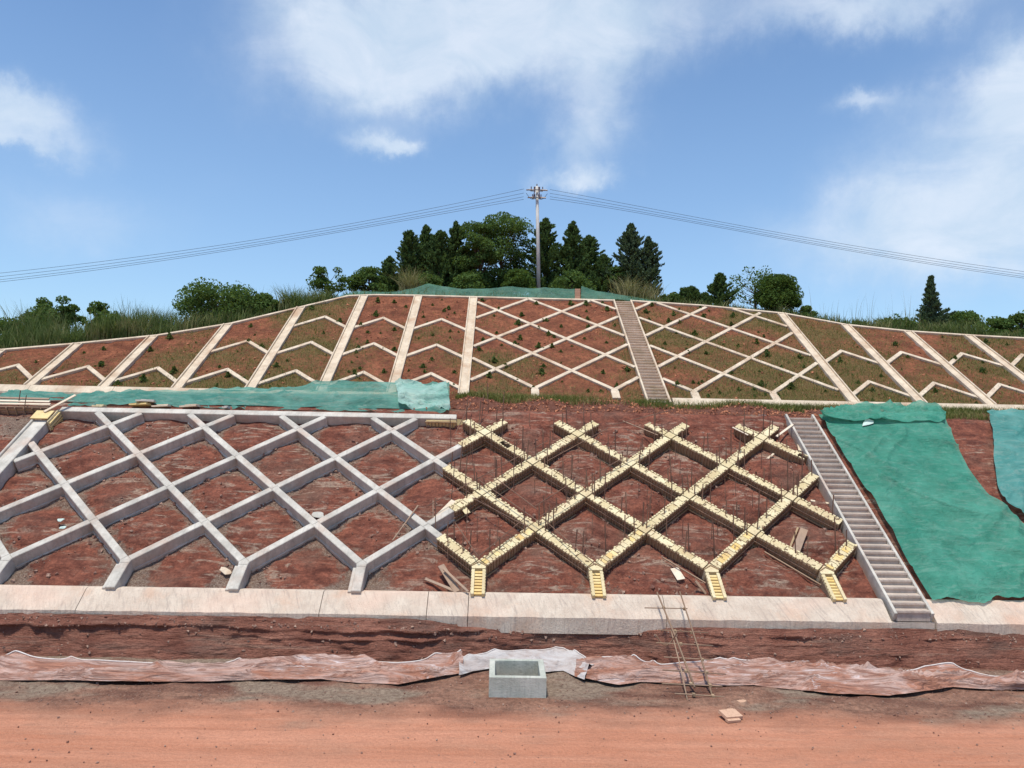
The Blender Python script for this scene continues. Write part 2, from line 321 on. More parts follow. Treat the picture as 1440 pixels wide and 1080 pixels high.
def netmat(name, a, b, dust, alpha, dk=.5):
    m = bpy.data.materials.new(name); m.use_nodes = True; m.node_tree.nodes.clear(); T = NT(m.node_tree)
    p = T.node('ShaderNodeNewGeometry').outputs['Position']
    n1 = T.noise(T.scale(p, (1, 1, 1)), .8, 5, .6, .6); n2 = T.noise(T.scale(p, (.6, 2, 2)), 2.4, 7, .7, 1.6)
    c = T.mix(mr(T, n1, .35, .65), a, b); c = T.mix(mr(T, n2, .5, .66, 0, .55), c, dust); c = T.mix(mr(T, n2, .3, .45, .35, 0), c, tuple(q*.5 for q in a))
    hh = T.math('ADD', T.math('MULTIPLY', T.noise(T.scale(p, (1, 1.3, 1.3)), 2.6, 4, .55, 2.5), 1.), T.math('MULTIPLY', T.noise(p, 60, 2, .5), .1))
    bp = T.node('ShaderNodeBump', {'Height': hh, 'Distance': .05, 'Strength': 1.})
    df = T.node('ShaderNodeBsdfPrincipled', {'Base Color': c, 'Roughness': .6, 'Normal': bp.outputs[0], 'Specular IOR Level': .3})
    ts = T.node('ShaderNodeBsdfTranslucent', {0: c, 'Normal': bp.outputs[0]}); ms = T.node('ShaderNodeMixShader', {0: .25, 1: df.outputs[0], 2: ts.outputs[0]})
    tp = T.node('ShaderNodeBsdfTransparent'); al = mr(T, T.noise(T.scale(p, (1.4, 1, 2)), 1.6, 4, .6), .3, .7, alpha-.12, min(1., alpha+.12))
    m2 = T.node('ShaderNodeMixShader', {0: al, 1: tp.outputs[0], 2: ms.outputs[0]}); T.l.new(m2.outputs[0], T.node('ShaderNodeOutputMaterial').inputs[0]); return m
M['net'] = netmat('green_net', (.035, .26, .175), (.085, .36, .255), (.20, .40, .31), .84)
M['netb'] = netmat('blue_green_net', (.06, .28, .25), (.13, .38, .34), (.28, .42, .37), .9)
M['netl'] = netmat('bench_net', (.05, .24, .19), (.13, .36, .29), (.32, .42, .34), .78)
M['netc'] = netmat('crest_net', (.07, .22, .16), (.12, .30, .22), (.2, .30, .23), .62)
def tarpf(T, p):
    n = T.noise(T.scale(p, (.35, 1.3, 1.3)), 1.3, 7, .7, 1.2); n2 = T.noise(T.scale(p, (.3, 2, 2)), 3.2, 6, .65, 2.); big = T.noise(T.scale(p, (.5, 1, 1)), .7, 4, .6)
    c = T.mix(mr(T, n, .42, .58), (.52, .35, .29), (.40, .18, .115)); c = T.mix(mr(T, n2, .52, .60, 0, .75), c, (.24, .11, .075))
    c = T.mix(T.math('MULTIPLY', mr(T, n2, .44, .36), mr(T, big, .45, .60)), c, (.68, .58, .55)); return c, T.math('MULTIPLY', n2, 2.2)
M['tarp'] = mat('muddy_geotextile', tarpf, .7, .05)
M['tarpg'] = mat('grey_geotextile', lambda T, p: (T.mix(mr(T, T.noise(T.scale(p, (1, 2, 2)), 2, 6, .6, 1.), .4, .7), (.50, .47, .45), (.34, .27, .24)), T.noise(T.scale(p, (1, 2, 2)), 4, 5, .6, 1.5)), .7, .04)

# ------------------------------------------------------------------ terrain
CR = [(-60, -1.2), (-30, 1.0), (-19.8, 2.27), (-17.2, 3.0), (-14.35, 3.95), (-11.7, 5.36), (-9.2, 7.37), (-7.24, 8.95), (-6, 9.15), (-4, 9.2), (1.95, 9.14), (6.4, 9.13), (9.8, 8.72),
      (12, 8.25), (13.4, 7.95), (15.9, 6.74), (18.5, 6.15), (21.2, 5.83), (23.4, 5.65), (30, 5.0), (60, 2.)]
CRX = np.array([c[0] for c in CR], float); CRS = np.array([c[1] for c in CR], float)
def crest(x): return np.interp(x, CRX, CRS)
X1, LL, DD = -.4003, 3.0, 1.4853; X2, DU = 1.3837, 1.5239
def xgrid(fine, coarse_to=60, half=24):
    a = np.arange(-half, half+1e-6, fine); b = np.arange(half, coarse_to, 1.)[1:]; return np.concatenate([-b[::-1], a, b])
def terr(name, x, v, fn, m, attr=None):
    Xg, Vg = np.meshgrid(x, v, indexing='ij'); P = fn(Xg, Vg)
    o = mesh(name, P.reshape(-1, 3), grid_faces(len(x), len(v)), m, smooth=True); o['kind'] = 'structure'
    if attr is not None:
        at = o.data.attributes.new('grass', 'FLOAT', 'POINT'); at.data.foreach_set('value', attr(Xg, Vg).ravel().astype(np.float32))
    return o
# road and verge, one sheet: flat track in front, lumpy towards the bank
def ground(x, y):
    e = np.clip((y-14.7)/1.2, 0, 1)
    z = .012*fbm(x*.3, y*2.5, 4, 3)+.02*fbm(x*.5, y*.8, 3, 5)+.012*fbm(x*5, y*6, 3, 6)-.022*np.exp(-((y-13.5-.25*fbm(x*.12, 0*x, 2, 7))/.12)**2)-.022*np.exp(-((y-14.5-.25*fbm(x*.12, 0*x, 2, 9))/.13)**2)
    z = z+e*(.07*fbm(x*3, y*4, 4, 25)+.22*fbm(x*.35, y*.9, 5, 21)+.06*ridge(x*1.1, y*1.6, 4, 31)-.03)
    z = z-.04*np.exp(-((y-16.9)/.5)**2)*(.6+.8*vn(x*.3, 0, 5))
    near = np.exp(-(((x-.55)/1.6)**2+((y-16.2)/1.)**2)); z = z*(1-near)+near*.0
    z = np.where(y > 18.0, z*0+0., z); return np.stack([x, y, z], -1)
ys = np.concatenate([[-40, -20, -8, 0, 6, 10], np.arange(12, 14.5, .06), np.arange(14.5, 18.85, .05)])
terr('dirt_road', xgrid(.07), ys, ground, M['road'])
# excavated bank below the foot wall
def cut(x, t):
    tp = .93-.11*np.clip((x+2.2)/1.2+.8*fbm(x*1.3, 0*x, 3, 64), 0, 1)*(1-.5*np.clip(fbm(x*.5, 0*x, 3, 66)*3, 0, 1)); y = 18.20+.52*t; z = -.06+tp*t
    lum = .26*fbm(x*.55, z*1.3, 5, 41)+.16*ridge(x*.9+fbm(x, z*3, 3, 3), z*2.6, 5, 51)-.06+.12*fbm(x*3.2, z*4, 4, 57)
    lv = z*1.0+.22*fbm(x*.25, 0*x, 4, 61)+.05*fbm(x*2.5, 0*x, 3, 62)
    led = .17*np.exp(-((lv-.62)/.035)**2)+.12*np.exp(-((lv-.45)/.03)**2)*np.clip(vn(x*.4, z*0, 71)*2.4-.8, 0, 1)+.10*(lv > .64)*(vn(x*.5, 0*z, 72) > .3)
    led = led*np.clip(1.3-abs(x-1.9)/1e9-np.exp(-((x-1.9)/2.4)**4)*1.3, 0, 1)*np.clip(-.2+1.7*vn(x*1.9, z*2, 73)*vn(x*.45+7, 0*z, 74)*2, 0, 1.4)
    hol = .32*np.exp(-((x-1.9)/2.2)**4)*np.clip(1.1-z*.8, 0, 1)
    d = (lum+led)*(1-.45*t)
    return np.stack([x, y-d+hol, z-.03*fbm(x*3, z*3, 3, 8)], -1)
terr('cut_bank', xgrid(.05), np.linspace(0, 1, 46), cut, M['cut'])
# lower slope
XS = 9.75
def lattice_m(x, s):
    al = (x-X1)/LL-s/(2*DD); be = (x-X1)/LL+s/(2*DD); return np.abs(np.sin(math.pi*al)*np.sin(math.pi*be))
def lower_h(x, s):
    m = lattice_m(x, s); inl = np.clip((np.where(x < -1.4, 7.2, 6.75)-s)/.4, 0, 1)*np.clip((s+1.0)/.4, 0, 1)*np.clip((x+15.2)/.4, 0, 1)*np.clip((XS-x)/.4, 0, 1)
    out = 1-inl; form = np.clip((x+1.2)/2., 0, 1)
    base = -.385+inl*(m**1.4)*(.13+.15*form)*(1+1.2*fbm(x*.4, s*.4, 2, 9))+out*.2
    base = base+.16*fbm(x*.7, s*.9, 5, 81)+.13*(ridge(x*1.0+s*.5, s*1.9-x*.2, 5, 91)-.5)+.07*fbm(x*4, s*5, 4, 99)
    led = np.clip(np.sin((s+.5*fbm(x*.3, s*.3, 3, 95))*7.5), -.3, 1)*.045*np.clip(vn(x*.35, s*.6, 96)*2-.6, 0, 1)
    base = base+led
    stairs = np.clip(1-np.abs(x-10.28)/.62, 0, 1) > 0; base = np.where(stairs, np.minimum(base, -.35), base)
    topw = np.clip((s-6.85)/.3, 0, 1); lo = np.clip((s+.98)/.4, 0, 1); base = base*lo-.42*(1-lo); base = np.where(x > 10.9, -.2+(base+.2)*.45, base); return base*(1-topw)+topw*np.where(x < -1.4, -.14, -.12+.10*fbm(x, s, 3, 4))
terr('lower_slope', xgrid(.055), np.arange(-1.15, 7.42, .055), lambda x, s: PP(PL1, x, s, lower_h(x, s)), M['lower'], attr=lambda x, s: np.clip(1-lattice_m(x, s)*1.6, 0, 1)*np.where((x < XS) & (s < 6.6), 1, .1)*np.where(x < -1.5, 1, .45))
# bench between the slopes
def bench(x, t):
    A = PP(PL1, x, 7.36+0*t, -.12+.10*fbm(x, x*0+7.36, 3, 4)); Y = A[..., 1]+(28.35-A[..., 1])*t
    z0 = A[..., 2]; z1 = 6.17+.02*0; q = t*t*(3-2*t); z = z0*(1-q)+z1*q
    mid = np.exp(-((x-2.2)/3.6)**4); z = z+.22*mid*np.sin(math.pi*np.clip(t*1.2-.1, 0, 1))*(.6+fbm(x*.7, Y*.7, 4, 13)*1.6)+mid*.14*t
    heap = .22*np.exp(-((x-8.7)/1.1)**2-((Y-27.2)/.7)**2)+.20*np.exp(-((x+.9)/.9)**2-((Y-27.2)/.7)**2)
    z = z+heap+.10*fbm(x*.9, Y*1.2, 5, 23)*np.sin(math.pi*t)
    return np.stack([x, Y, z], -1)
terr('bench_terrace', xgrid(.08), np.linspace(0, 1, 36), bench, M['bench'])
# upper slope
def gmask(x, s):
    g = .45+1.5*fbm(x*.33, s*.42, 4, 131); g = g+.55*np.exp(-((x+8.2)/1.8)**2)*np.clip(s/8, .2, 1)+.3*np.exp(-((x+15)/4)**2)*np.clip(1.4-s/2.5, 0, 1)
    g = g+.26*np.clip((x-15)/3, 0, 1)*np.clip((s-2.)/3, 0, 1)+.3*np.exp(-((s+.3)/.8)**2)-.35*np.clip((s-5.5)/2.5, 0, 1)*(np.abs(x) < 6)-.25*np.exp(-((x+11.5)/1.5)**2)
    g = g+.10*np.clip((x-10)/3, 0, 1); return np.clip(g, 0, 1.2)
def upper_h(x, s): return -.085+.06*fbm(x*.9, s*1.1, 5, 141)+.075*fbm(x*3.3, s*3.3, 3, 146)+.035*ridge(x*2.1, s*2.1, 3, 151)-.02+.02*fbm(x*6, s*6, 3, 161)
def upper(x, t):
    sc = crest(x); s = -1.0+(sc+.05+1.0)*t; h = upper_h(x, s); stn = np.abs(x-5.92) < .5; h = np.where(stn, -.22, h)
    h = np.where(s < -.6, h-(-.6-s)*.3, h); return PP(PL2, x, s, h)
terr('upper_slope', xgrid(.06), np.linspace(0, 1, 150), upper, M['upper'], attr=lambda x, t: gmask(x, -1.0+(crest(x)+1.05)*t))
def crestP(x): return PP(PL2, x, crest(x)+.05, -.06)
def hill(x, t):
    A = crestP(x); d = 60*t**2.2; Y = A[..., 1]+d; z = A[..., 2]+.55*np.clip(d/3., 0, 1)*np.clip(1.2-abs(x)/40, 0, 1)+.15*fbm(x*.5, Y*.5, 3, 171)*np.clip(d, 0, 1)-np.clip(d-12, 0, 99)*.06
    return np.stack([x, Y, z], -1)
terr('hilltop', xgrid(.4), np.linspace(0, 1, 26), hill, M['hill'])
def hillz(x, Y): 
    A = crestP(np.float64(x)); d = max(0, Y-A[1]); return A[2]+.55*min(d/3., 1)*min(1., max(0, 1.2-abs(x)/40))
mesh('far_ground', [(-1500, -40, -.3), (1500, -40, -.3), (1500, 1500, -.3), (-1500, 1500, -.3)], [(0, 1, 2, 3)], M['hill'])['kind'] = 'structure'
mesh('near_ground', [(-1500, -1500, -.02), (1500, -1500, -.02), (1500, -40, -.02), (-1500, -40, -.02)], [(0, 1, 2, 3)], M['road'])['kind'] = 'structure'

# ------------------------------------------------------------------ foot wall
def foot_wall(x0s, label):
    t = thing('foot_wall', label, 'retaining wall', 'foot wall panels', (x0s[0], 18.7, .7))
    for a, b in zip(x0s[:-1], x0s[1:]):
        mb = MB(); n = max(2, int((b-a)/.25)); xs = np.linspace(a+.008, b-.008, n)
        prof = [(18.70, .55), (18.70, .935), (19.18, 1.353), (19.26, 1.37), (19.45, 1.34), (19.45, .55)]
        V = []
        for x in xs:
            w_ = .014*(fbm(np.float64(x*.8), 0., 3, 201)); 
            for i, (y, z) in enumerate(prof):
                j = .03*(vn(np.float64(x*3.1), i*3.3, 205)-.5) if i in (1, 2, 3) else 0; V.append((x-a*0, y+w_+j, z+j*.8+(.02*fbm(np.float64(x*.4), 3., 2, 7) if i in (2, 3) else 0)))
        k = len(prof); Fc = [(i*k+j, (i+1)*k+j, (i+1)*k+(j+1) % k, i*k+(j+1) % k) for i in range(n-1) for j in range(k)]
        Fc += [tuple(range(k)), tuple((n-1)*k+j for j in range(k-1, -1, -1))]
        o = mesh('wall_panel', np.array(V)-np.array([x0s[0], 18.7, .7]), Fc, M['wall'], t)
foot_wall([-24, -17, -10, -4.2, -1.62, -.62, 4.2, 9.72], 'long pinkish concrete foot wall with joints left of the lower staircase')
foot_wall([10.82, 17, 24], 'pale concrete foot wall below the big green net right of the lower staircase')

# ------------------------------------------------------------------ lower concrete lattice
WB, DB = .195, .40
nodes = lambda u, w_: np.array([X1+u*LL, w_*DD])
conc = thing('concrete_lattice', 'grey finished concrete lattice beams on the left half of the lower red slope', 'concrete frame', None, (-8, 21, 3))
LOC = np.array([-8, 21, 3.])
def cbeam(par, pl, a, b, wd, h1=0., h0=-.75, m='grey', name='beam', loc=LOC, foot=True):
    mb = MB(); prism(mb, pl, strip(a, b, wd), h0, h1)
    if foot: prism(mb, pl, strip(a, b, wd+.06), h0, h1-.30, .01)
    mb.V = [tuple(np.array(v)-loc) for v in mb.V]; return mb.build(name, M[m], par)
def seg(u, w_, sgn): return nodes(u, w_), nodes(u+.5*sgn, w_+1)
def lerp(a, b, t): return a+(b-a)*t
LEFTX = -14.38
def clipseg(a, b, xa, xb):
    d = b-a; t0, t1 = 0., 1.
    for lim, sg in ((xa, 1), (xb, -1)):
        fa, fb = sg*(a[0]-lim), sg*(b[0]-lim)
        if fa < 0 and fb < 0: return None
        if fa < 0: t0 = max(t0, fa/(fa-fb))
        if fb < 0: t1 = min(t1, fa/(fa-fb))
    return (lerp(a, b, t0), lerp(a, b, t1)) if t1-t0 > .03 else None
form_seg = []
STOP = 6.78
for w_ in range(0, 5):
    us = [k+(.5 if w_ % 2 else 0) for k in range(-7, 6)]
    for u in us:
        for sgn in (1, -1):
            a, b = seg(u, w_, sgn); L = np.linalg.norm(b-a); d = (b-a)/L
            ca = .0; cb = .0
            if sgn == 1: ca, cb = WB/2, WB/2           # rising-right beams butt against the falling-right ones
            mid = (a+b)/2
            key = (u, w_, sgn)
            frac = {(0, 0, -1): .52, (-.5, 1, 1): .45, (0, 2, -1): .45, (-.5, 3, 1): .5}
            if w_ == 0: ca = WB/2; 
            if w_ == 4:                                     # up to the head beam / stubs
                tt = (STOP-.13-a[1])/(b[1]-a[1]); b2 = lerp(a, b, tt); cb = 0
                if u <= -1: bb = b2
                else:
                    bb = lerp(a, b, .44)
                    if a[0] < XS-.5: form_seg.append((lerp(a, b, .17/L), bb, key))
                    continue
            else: bb = b
            isconc = (mid[0] < X1-.75+.01 and key not in frac) and not (u >= 0)
            aa = a+d*ca; be_ = bb-d*cb
            if key in frac:
                f = frac[key]; 
                if key == (0, 0, -1) or key == (0, 2, -1): c0, c1, f0, f1 = lerp(a, b, 1-f*.55), b-d*0, a+d*.16, lerp(a, b, 1-f*.55)
                else: c0, c1, f0, f1 = a+d*ca, lerp(a, b, f), lerp(a, b, f), b-d*.16
                cbeam(conc, PL1, c0, c1, WB); form_seg.append((f0, f1, key)); continue
            if isconc:
                cc = clipseg(aa, be_, LEFTX, 99)
                if cc: cbeam(conc, PL1, cc[0], cc[1], WB)
            else:
                cc = clipseg(a+d*.16, bb-d*.16, -99, XS-.06)
                if cc: form_seg.append((cc[0], cc[1], key))
# feet: node block and leg
for k in (-4, -3, -2, -1):
    n0 = nodes(k, 0); q = WB; mb = MB()
    prism(mb, PL1, [n0+(0, .707*q), n0+(-.707*q, 0), n0+(-.62*q, -.5*q), n0+(.62*q, -.5*q), n0+(.707*q, 0)], -.75, 0)
    mb.V = [tuple(np.array(v)-LOC) for v in mb.V]; mb.build('node_block', M['grey'], conc)
    cbeam(conc, PL1, n0+(0, -.5*q), n0+(0, -.93), 1.24*q, name='leg', foot=False)
    mb = MB(); prism(mb, PL1, strip(n0+(-.85*q, -.45*q), n0+(-.85*q, -.91), .09), -.7, -.05); mb.V = [tuple(np.array(v)-LOC) for v in mb.V]; mb.build('leg_footing', M['grey'], conc)
cbeam(conc, PL1, (-14.38, STOP), (-1.36, STOP), .26, 0.004, name='head_beam', foot=False)
# side channel wall on the far left
ch = thing('channel_wall', 'broad grey concrete channel wall running down the slope at the left edge', 'concrete wall', None, (-14.65, 21, 3)); CL_ = np.array([-14.65, 21, 3.])
cbeam(ch, PL1, (-14.64, -1.3), (-14.64, 6.05), .5, .05, -.6, name='wall_body', loc=CL_, foot=False)
cbeam(ch, PL1, (-14.84, -1.3), (-14.84, 6.05), .07, .12, .0, name='kerb', loc=CL_, foot=False)

# ------------------------------------------------------------------ formwork lattice
fw = thing('formwork_lattice', 'cream and brown timber formwork lattice with rebar stakes on the lower slope', 'formwork', None, (4, 21, 3)); FL = np.array([4, 21, 3.])
WF = .24
def fbuild(mb, name, m, loc=FL, par=None, smooth=False): mb.V = [tuple(np.array(v)-loc) for v in mb.V]; return mb.build(name, m, par or fw, smooth)
def rod(p, L, tilt=(0, 0), r=.0175, name='rebar_stake', m='pipe', par=None, loc=FL):
    mb = MB(); q = np.array(p)+np.array([tilt[0]*L, tilt[1]*L, L]); mb.tube([p, (np.array(p)+q)/2+np.array([random.uniform(-.01, .01), 0, 0]), q], r, 5); return fbuild(mb, name, M[m], loc, par)
PN = np.array([0, -math.sin(PL1[2]), math.cos(PL1[2])])
teeth = MB(); ribs = MB(); ties = MB()
cover = 0
for a, b, key in form_seg:
    L = np.linalg.norm(b-a); d = (b-a)/L; n = np.array([-d[1], d[0]])
    for sd in (1, -1):                                   # side panels with ribs, teeth and a waler pipe
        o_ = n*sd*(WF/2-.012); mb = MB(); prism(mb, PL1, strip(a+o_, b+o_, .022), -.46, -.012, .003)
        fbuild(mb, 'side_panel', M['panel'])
        k = max(2, int(L/.10))
        for i in range(k):
            c = a+d*(L*(i+.5)/k+random.uniform(-.015, .015))+n*sd*(WF/2+.016)
            prism(ribs, PL1, strip(c-d*.011, c+d*.011, .024), -.5+random.uniform(-.03, .03), -.02+random.uniform(-.02, .01), .003)
            c2 = a+d*(L*(i+.5)/k)+n*sd*(WF/2+.000)
            if random.random() < .85: prism(teeth, PL1, strip(c2-d*random.uniform(.03, .046), c2+d*random.uniform(.03, .046), .05), -.05, .012+random.uniform(-.01, .014), .003)
        if L > .8 and not (key[1] == 4):
            hh = -.36+random.uniform(-.05, .05); p0 = PP(PL1, *(a-d*.08+n*sd*(WF/2+.055)), hh); p1 = PP(PL1, *(b+d*.08+n*sd*(WF/2+.055)), hh+random.uniform(-.04, .03))
            mb = MB(); mb.tube([p0, p1], .019, 6); fbuild(mb, 'waler_pole', M['batten'])
            if random.random() < .7:
                p0 = PP(PL1, *(a-d*.1+n*sd*(WF/2+.05)), -.18); p1 = PP(PL1, *(b+d*.1+n*sd*(WF/2+.05)), -.17); mb = MB(); mb.tube([p0, p1], .013, 6); fbuild(mb, 'waler_pole', M['pipe'])
    # cover boards in uneven lengths
    t0 = 0.; yellow = key[1] == 0 and key[2] == 1
    while t0 < L-.04:
        ln = random.uniform(.16, .46) if not yellow else random.uniform(.1, .2); t1 = min(L, t0+ln)
        if L-t1 < .08: t1 = L
        if random.random() < .985:
            dh = random.uniform(-.008, .008); jj = n*random.uniform(-.008, .008); mb = MB()
            prism(mb, PL1, strip(a+d*(t0+.008)+jj, a+d*(t1-.006)+jj, WF-.035+random.uniform(-.03, .01)), -.035+dh, .0+dh, .004); fbuild(mb, 'cover_board', M['plyy' if yellow and random.random() < .5 else 'ply'])
        t0 = t1
    for i in range(int(L/.3)):
        c = a+d*(.12+i*.3+random.uniform(-.06, .06))+n*random.uniform(-.1, .1); e = d*math.cos(.6+i)+n*math.sin(.6+i); prism(ties, PL1, strip(c-e*.05, c+e*.05, .028), .0, .022, .002)
    # stakes
    m_ = max(1, int(L/.62))
    for i in range(m_):
        for sd in (1, -1):
            if random.random() < .18: continue
            c = a+d*(L*(i+.5)/m_+random.uniform(-.12, .12))+n*sd*(WF/2+.05); p = PP(PL1, *c, -.45); rod(p, random.uniform(.72, 1.12)+.1, (random.uniform(-.07, .07), random.uniform(-.03, .03)))
# node boards where runs cross
for w_ in range(0, 5):
    for k in range(0, 4):
        u = k+(.5 if w_ % 2 else 0)
        if w_ % 2 and k == 3: 
            if w_ == 1: continue
        n0 = nodes(u, w_)
        if n0[0] > XS-.2: continue
        q = .145
        if w_ == 0:
            mb = MB(); prism(mb, PL1, [n0+(0, .195), n0+(-.195, .0), n0+(-.17, -.10), n0+(.17, -.10), n0+(.195, 0)], -.4, .004, .004); fbuild(mb, 'node_board', M['ply'])
            mb = MB(); prism(mb, PL1, strip(n0+(-.195, -.02), n0+(0, -.0+.12), .022), -.2, .03, .004); prism(mb, PL1, strip(n0+(.195, -.02), n0+(.004, .12), .022), -.2, .031, .004); fbuild(mb, 'edge_board', M['batten'])
            for sd in (1, -1):        # leg: two toothed side boards with ladder-like rungs between
                mb = MB(); prism(mb, PL1, strip(n0+(sd*.135, -.13), n0+(sd*.135, -.97), .075), -.10, .012, .004); fbuild(mb, 'leg_board', M['ply'])
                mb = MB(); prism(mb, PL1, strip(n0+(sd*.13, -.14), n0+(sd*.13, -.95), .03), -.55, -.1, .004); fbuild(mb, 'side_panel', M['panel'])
                for i in range(8):
                    c = n0+(sd*.17, -.18-.1*i); prism(teeth, PL1, strip(c-(0, .03), c+(0, .03), .03), -.07, .0, .003)
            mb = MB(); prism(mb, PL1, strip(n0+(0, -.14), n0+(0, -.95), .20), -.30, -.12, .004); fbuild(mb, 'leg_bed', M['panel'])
            for i in range(8):
                c = n0+(0, -.2-.101*i); mb = MB(); prism(mb, PL1, strip(c-(0, .034), c+(0, .034+random.uniform(-.008, .01)), .205), -.09, -.035, .004); fbuild(mb, 'rung_board', M['plyy'])
        else:
            mb = MB(); prism(mb, PL1, [n0+(0, q*1.33), n0+(-q*1.33, 0), n0+(0, -q*1.33), n0+(q*1.33, 0)], -.4, .012+.004*(k % 2), .004); fbuild(mb, 'node_board', M['ply'])
        if w_ in (1, 2, 3):
            for i in range(3): rod(PP(PL1, *(n0+(random.uniform(-.3, .3), -.25+random.uniform(-.05, .05))), -.45), random.uniform(.8, 1.25), (random.uniform(-.12, .12), 0))
o = fbuild(teeth, 'board_ends', M['ply']); o['kind'] = 'stuff'; o = fbuild(ribs, 'panel_ribs', M['rib']); o['kind'] = 'stuff'; o = fbuild(ties, 'wire_ties', M['panel']); o['kind'] = 'stuff'
# long rebars laid through the air above the beams
for (p, q) in [((600, 712), (690, 663)), ((690, 663), (770, 620)), ((675, 676), (760, 735)), ((752, 712), (815, 672)), ((755, 716), (686, 664)), ((770, 648), (855, 602)), ((672, 783), (742, 725)),
               ((758, 727), (822, 688)), ((762, 728), (838, 795)), ((640, 735), (672, 782)), ((664, 700), (748, 744)), ((820, 675), (905, 628)), ((860, 598), (950, 575)), ((640, 610), (662, 566))]:
    a = onp(*p, PL1, .22); b = onp(*q, PL1, .24); mb = MB(); mb.tube([PP(PL1, a[0], a[1], .22), PP(PL1, b[0], b[1], .24)], .013, 5); fbuild(mb, 'tie_rebar', M['pipe'])
# tall bars standing around the first open nodes
for px, py, hh in [(634, 640, 1.5), (687, 590, 1.6), (706, 592, 1.3), (655, 600, 1.2), (612, 760, 1.5), (630, 790, 1.2), (634, 705, 1.6), (700, 690, 1.2), (722, 690, 1.1), (690, 640, 1.1), (676, 600, 1.4), (745, 610, .9), (765, 640, 1.1), (777, 625, 1.2)]:
    a = onp(px, py, PL1, -.3); rod(PP(PL1, a[0], a[1], -.35), hh*.8, (random.uniform(-.08, .08), 0), .013)
# thin starter bars in the soil cells
for u, w_ in [(0, 1), (1, 1), (2, 1), (.5, 2), (1.5, 2), (2.5, 2), (0, 3), (1, 3), (2, 3), (3, 3)]:
    for i in range(3):
        x, s = nodes(u, w_)+(random.uniform(-.6, .6), random.uniform(-.6, .1)); rod(PP(PL1, x, s, lower_h(x, s)-.05), random.uniform(.5, .85), (random.uniform(-.06, .06), 0), .009)

# ------------------------------------------------------------------ stairs
def stairs(pl, x0, x1, s0, s1, label, rise, m_side, m_tread, up_h, dp, grp='stairs'):
    A = PP(pl, x0, s0); t = thing('staircase', label, 'stairs', grp, tuple(A)); th = pl[2]; run = rise/math.tan(th); ds = rise/math.sin(th)
    for x, wd in ((x0, .075), (x1, .075)):
        mb = MB(); prism(mb, pl, strip((x, s0-.05), (x, s1+.1), wd), dp, up_h, .012); mb.V = [tuple(np.array(v)-A) for v in mb.V]; mb.build('side_wall', M[m_side], t)
    base = None; n = int((s1-s0)/ds)
    wd = x1-x0-.08
    mb = MB(); mb.box((0, run/2+.05, -rise/2-.06), (wd, run+.1, rise+.12)); mb.box((0, -.008, -.03), (wd, .05, .045)); base = mb.build('tread', M[m_tread], t)
    for i in range(n+1):
        o = base if i == 0 else base.copy()
        if i: COL.objects.link(o); o.parent = t
        p = PP(pl, (x0+x1)/2, s0+i*ds, -.055)-A; o.location = (p[0], p[1]+random.uniform(-.01, .01), p[2]+random.uniform(-.008, .008)+rise*.5)
        o.rotation_euler = (random.uniform(-.015, .015), random.uniform(-.008, .008), 0)
    return t
st1 = stairs(PL1, 9.83, 10.74, -1.33, 7.25, 'grey concrete staircase with side walls up the lower slope beside the big green net', .14, 'grey', 'stairc', .0, -.5)
fa_ = PP(PL1, 9.83, -1.33); mb = MB(); mb.hexa([(x-fa_[0], y-fa_[1], z-fa_[2]) for z, yo in ((.3, 0), (.925, .05)) for x, y in ((9.735, 18.73+yo), (10.805, 18.73+yo), (10.805, 19.6), (9.735, 19.6))]); mb.build('footing', M['stairc'], st1)
stairs(PL2, 5.50, 6.33, -.90, 9.12, 'narrow brownish stairs with pale kerbs climbing the upper slope to the crest', .125, 'cream', 'stairu', .03, -.35)

# ------------------------------------------------------------------ upper slope frames
def up_frame(label, cat='concrete frame'): return thing('slope_frame', label, cat, 'cream concrete frames on the upper slope', (0, 33, 9))
UL = np.array([0, 33, 9.])
def ubeam(par, a, b, wd, name='beam', h1=0., h0=-.3, ch=.012):
    mb = MB(); prism(mb, PL2, strip(a, b, wd), h0, h1, ch); mb.V = [tuple(np.array(v)-UL) for v in mb.V]; return mb.build(name, M['cream'], par)
def rib(par, x, s0=-.62):
    s1 = float(crest(x))-.02; r = ubeam(par, (x, s0), (x, s1), .40, 'rib', -.02)
    for sd in (1, -1):
        mb = MB(); prism(mb, PL2, strip((x+sd*.175, s0), (x+sd*.175, s1), .055), -.05, .045, .01); mb.V = [tuple(np.array(v)-UL) for v in mb.V]; mb.build('kerb', M['cream'], r)
def crest_beam(par, xa, xb):
    xs = [xa]+[float(x) for x in CRX if xa < x < xb]+[xb]; mb = MB()
    for p, q in zip(xs[:-1], xs[1:]): prism(mb, PL2, strip((p, float(crest(p))+.06), (q, float(crest(q))+.06), .13), -.25, .0, .01)
    mb.V = [tuple(np.array(v)-UL) for v in mb.V]; mb.build('crest_beam', M['cream'], par)
def chev(par, xl, xr, rows, wd=.17):
    c = (xl+xr)/2; 
    for sa in rows:
        for s_, x in ((1, xl+.20), (-1, xr-.20)):
            a = np.array([x, sa-1.08]); b = np.array([c, sa]); 
            if sa > crest(c)-1.: continue
            b = b-np.array([s_*.004, 0])
            # mitred arm
            d = (b-a)/np.linalg.norm(b-a); n = np.array([-d[1], d[0]])*wd/2; yo = wd/2/abs(d[0])
            poly = [a+(0, -yo), b+(0, -yo), b+(0, yo), a+(0, yo)]
            mb = MB(); prism(mb, PL2, poly, -.3, .0, .01); mb.V = [tuple(np.array(v)-UL) for v in mb.V]; mb.build('chevron_arm', M['cream'], par)
BL = [-25.0, -22.38, -19.75, -17.1, -14.42, -11.77, -9.12, -6.5, -3.92, -1.28]; BR = [13.25, 15.8, 18.4, 21.0, 23.6, 26.2]
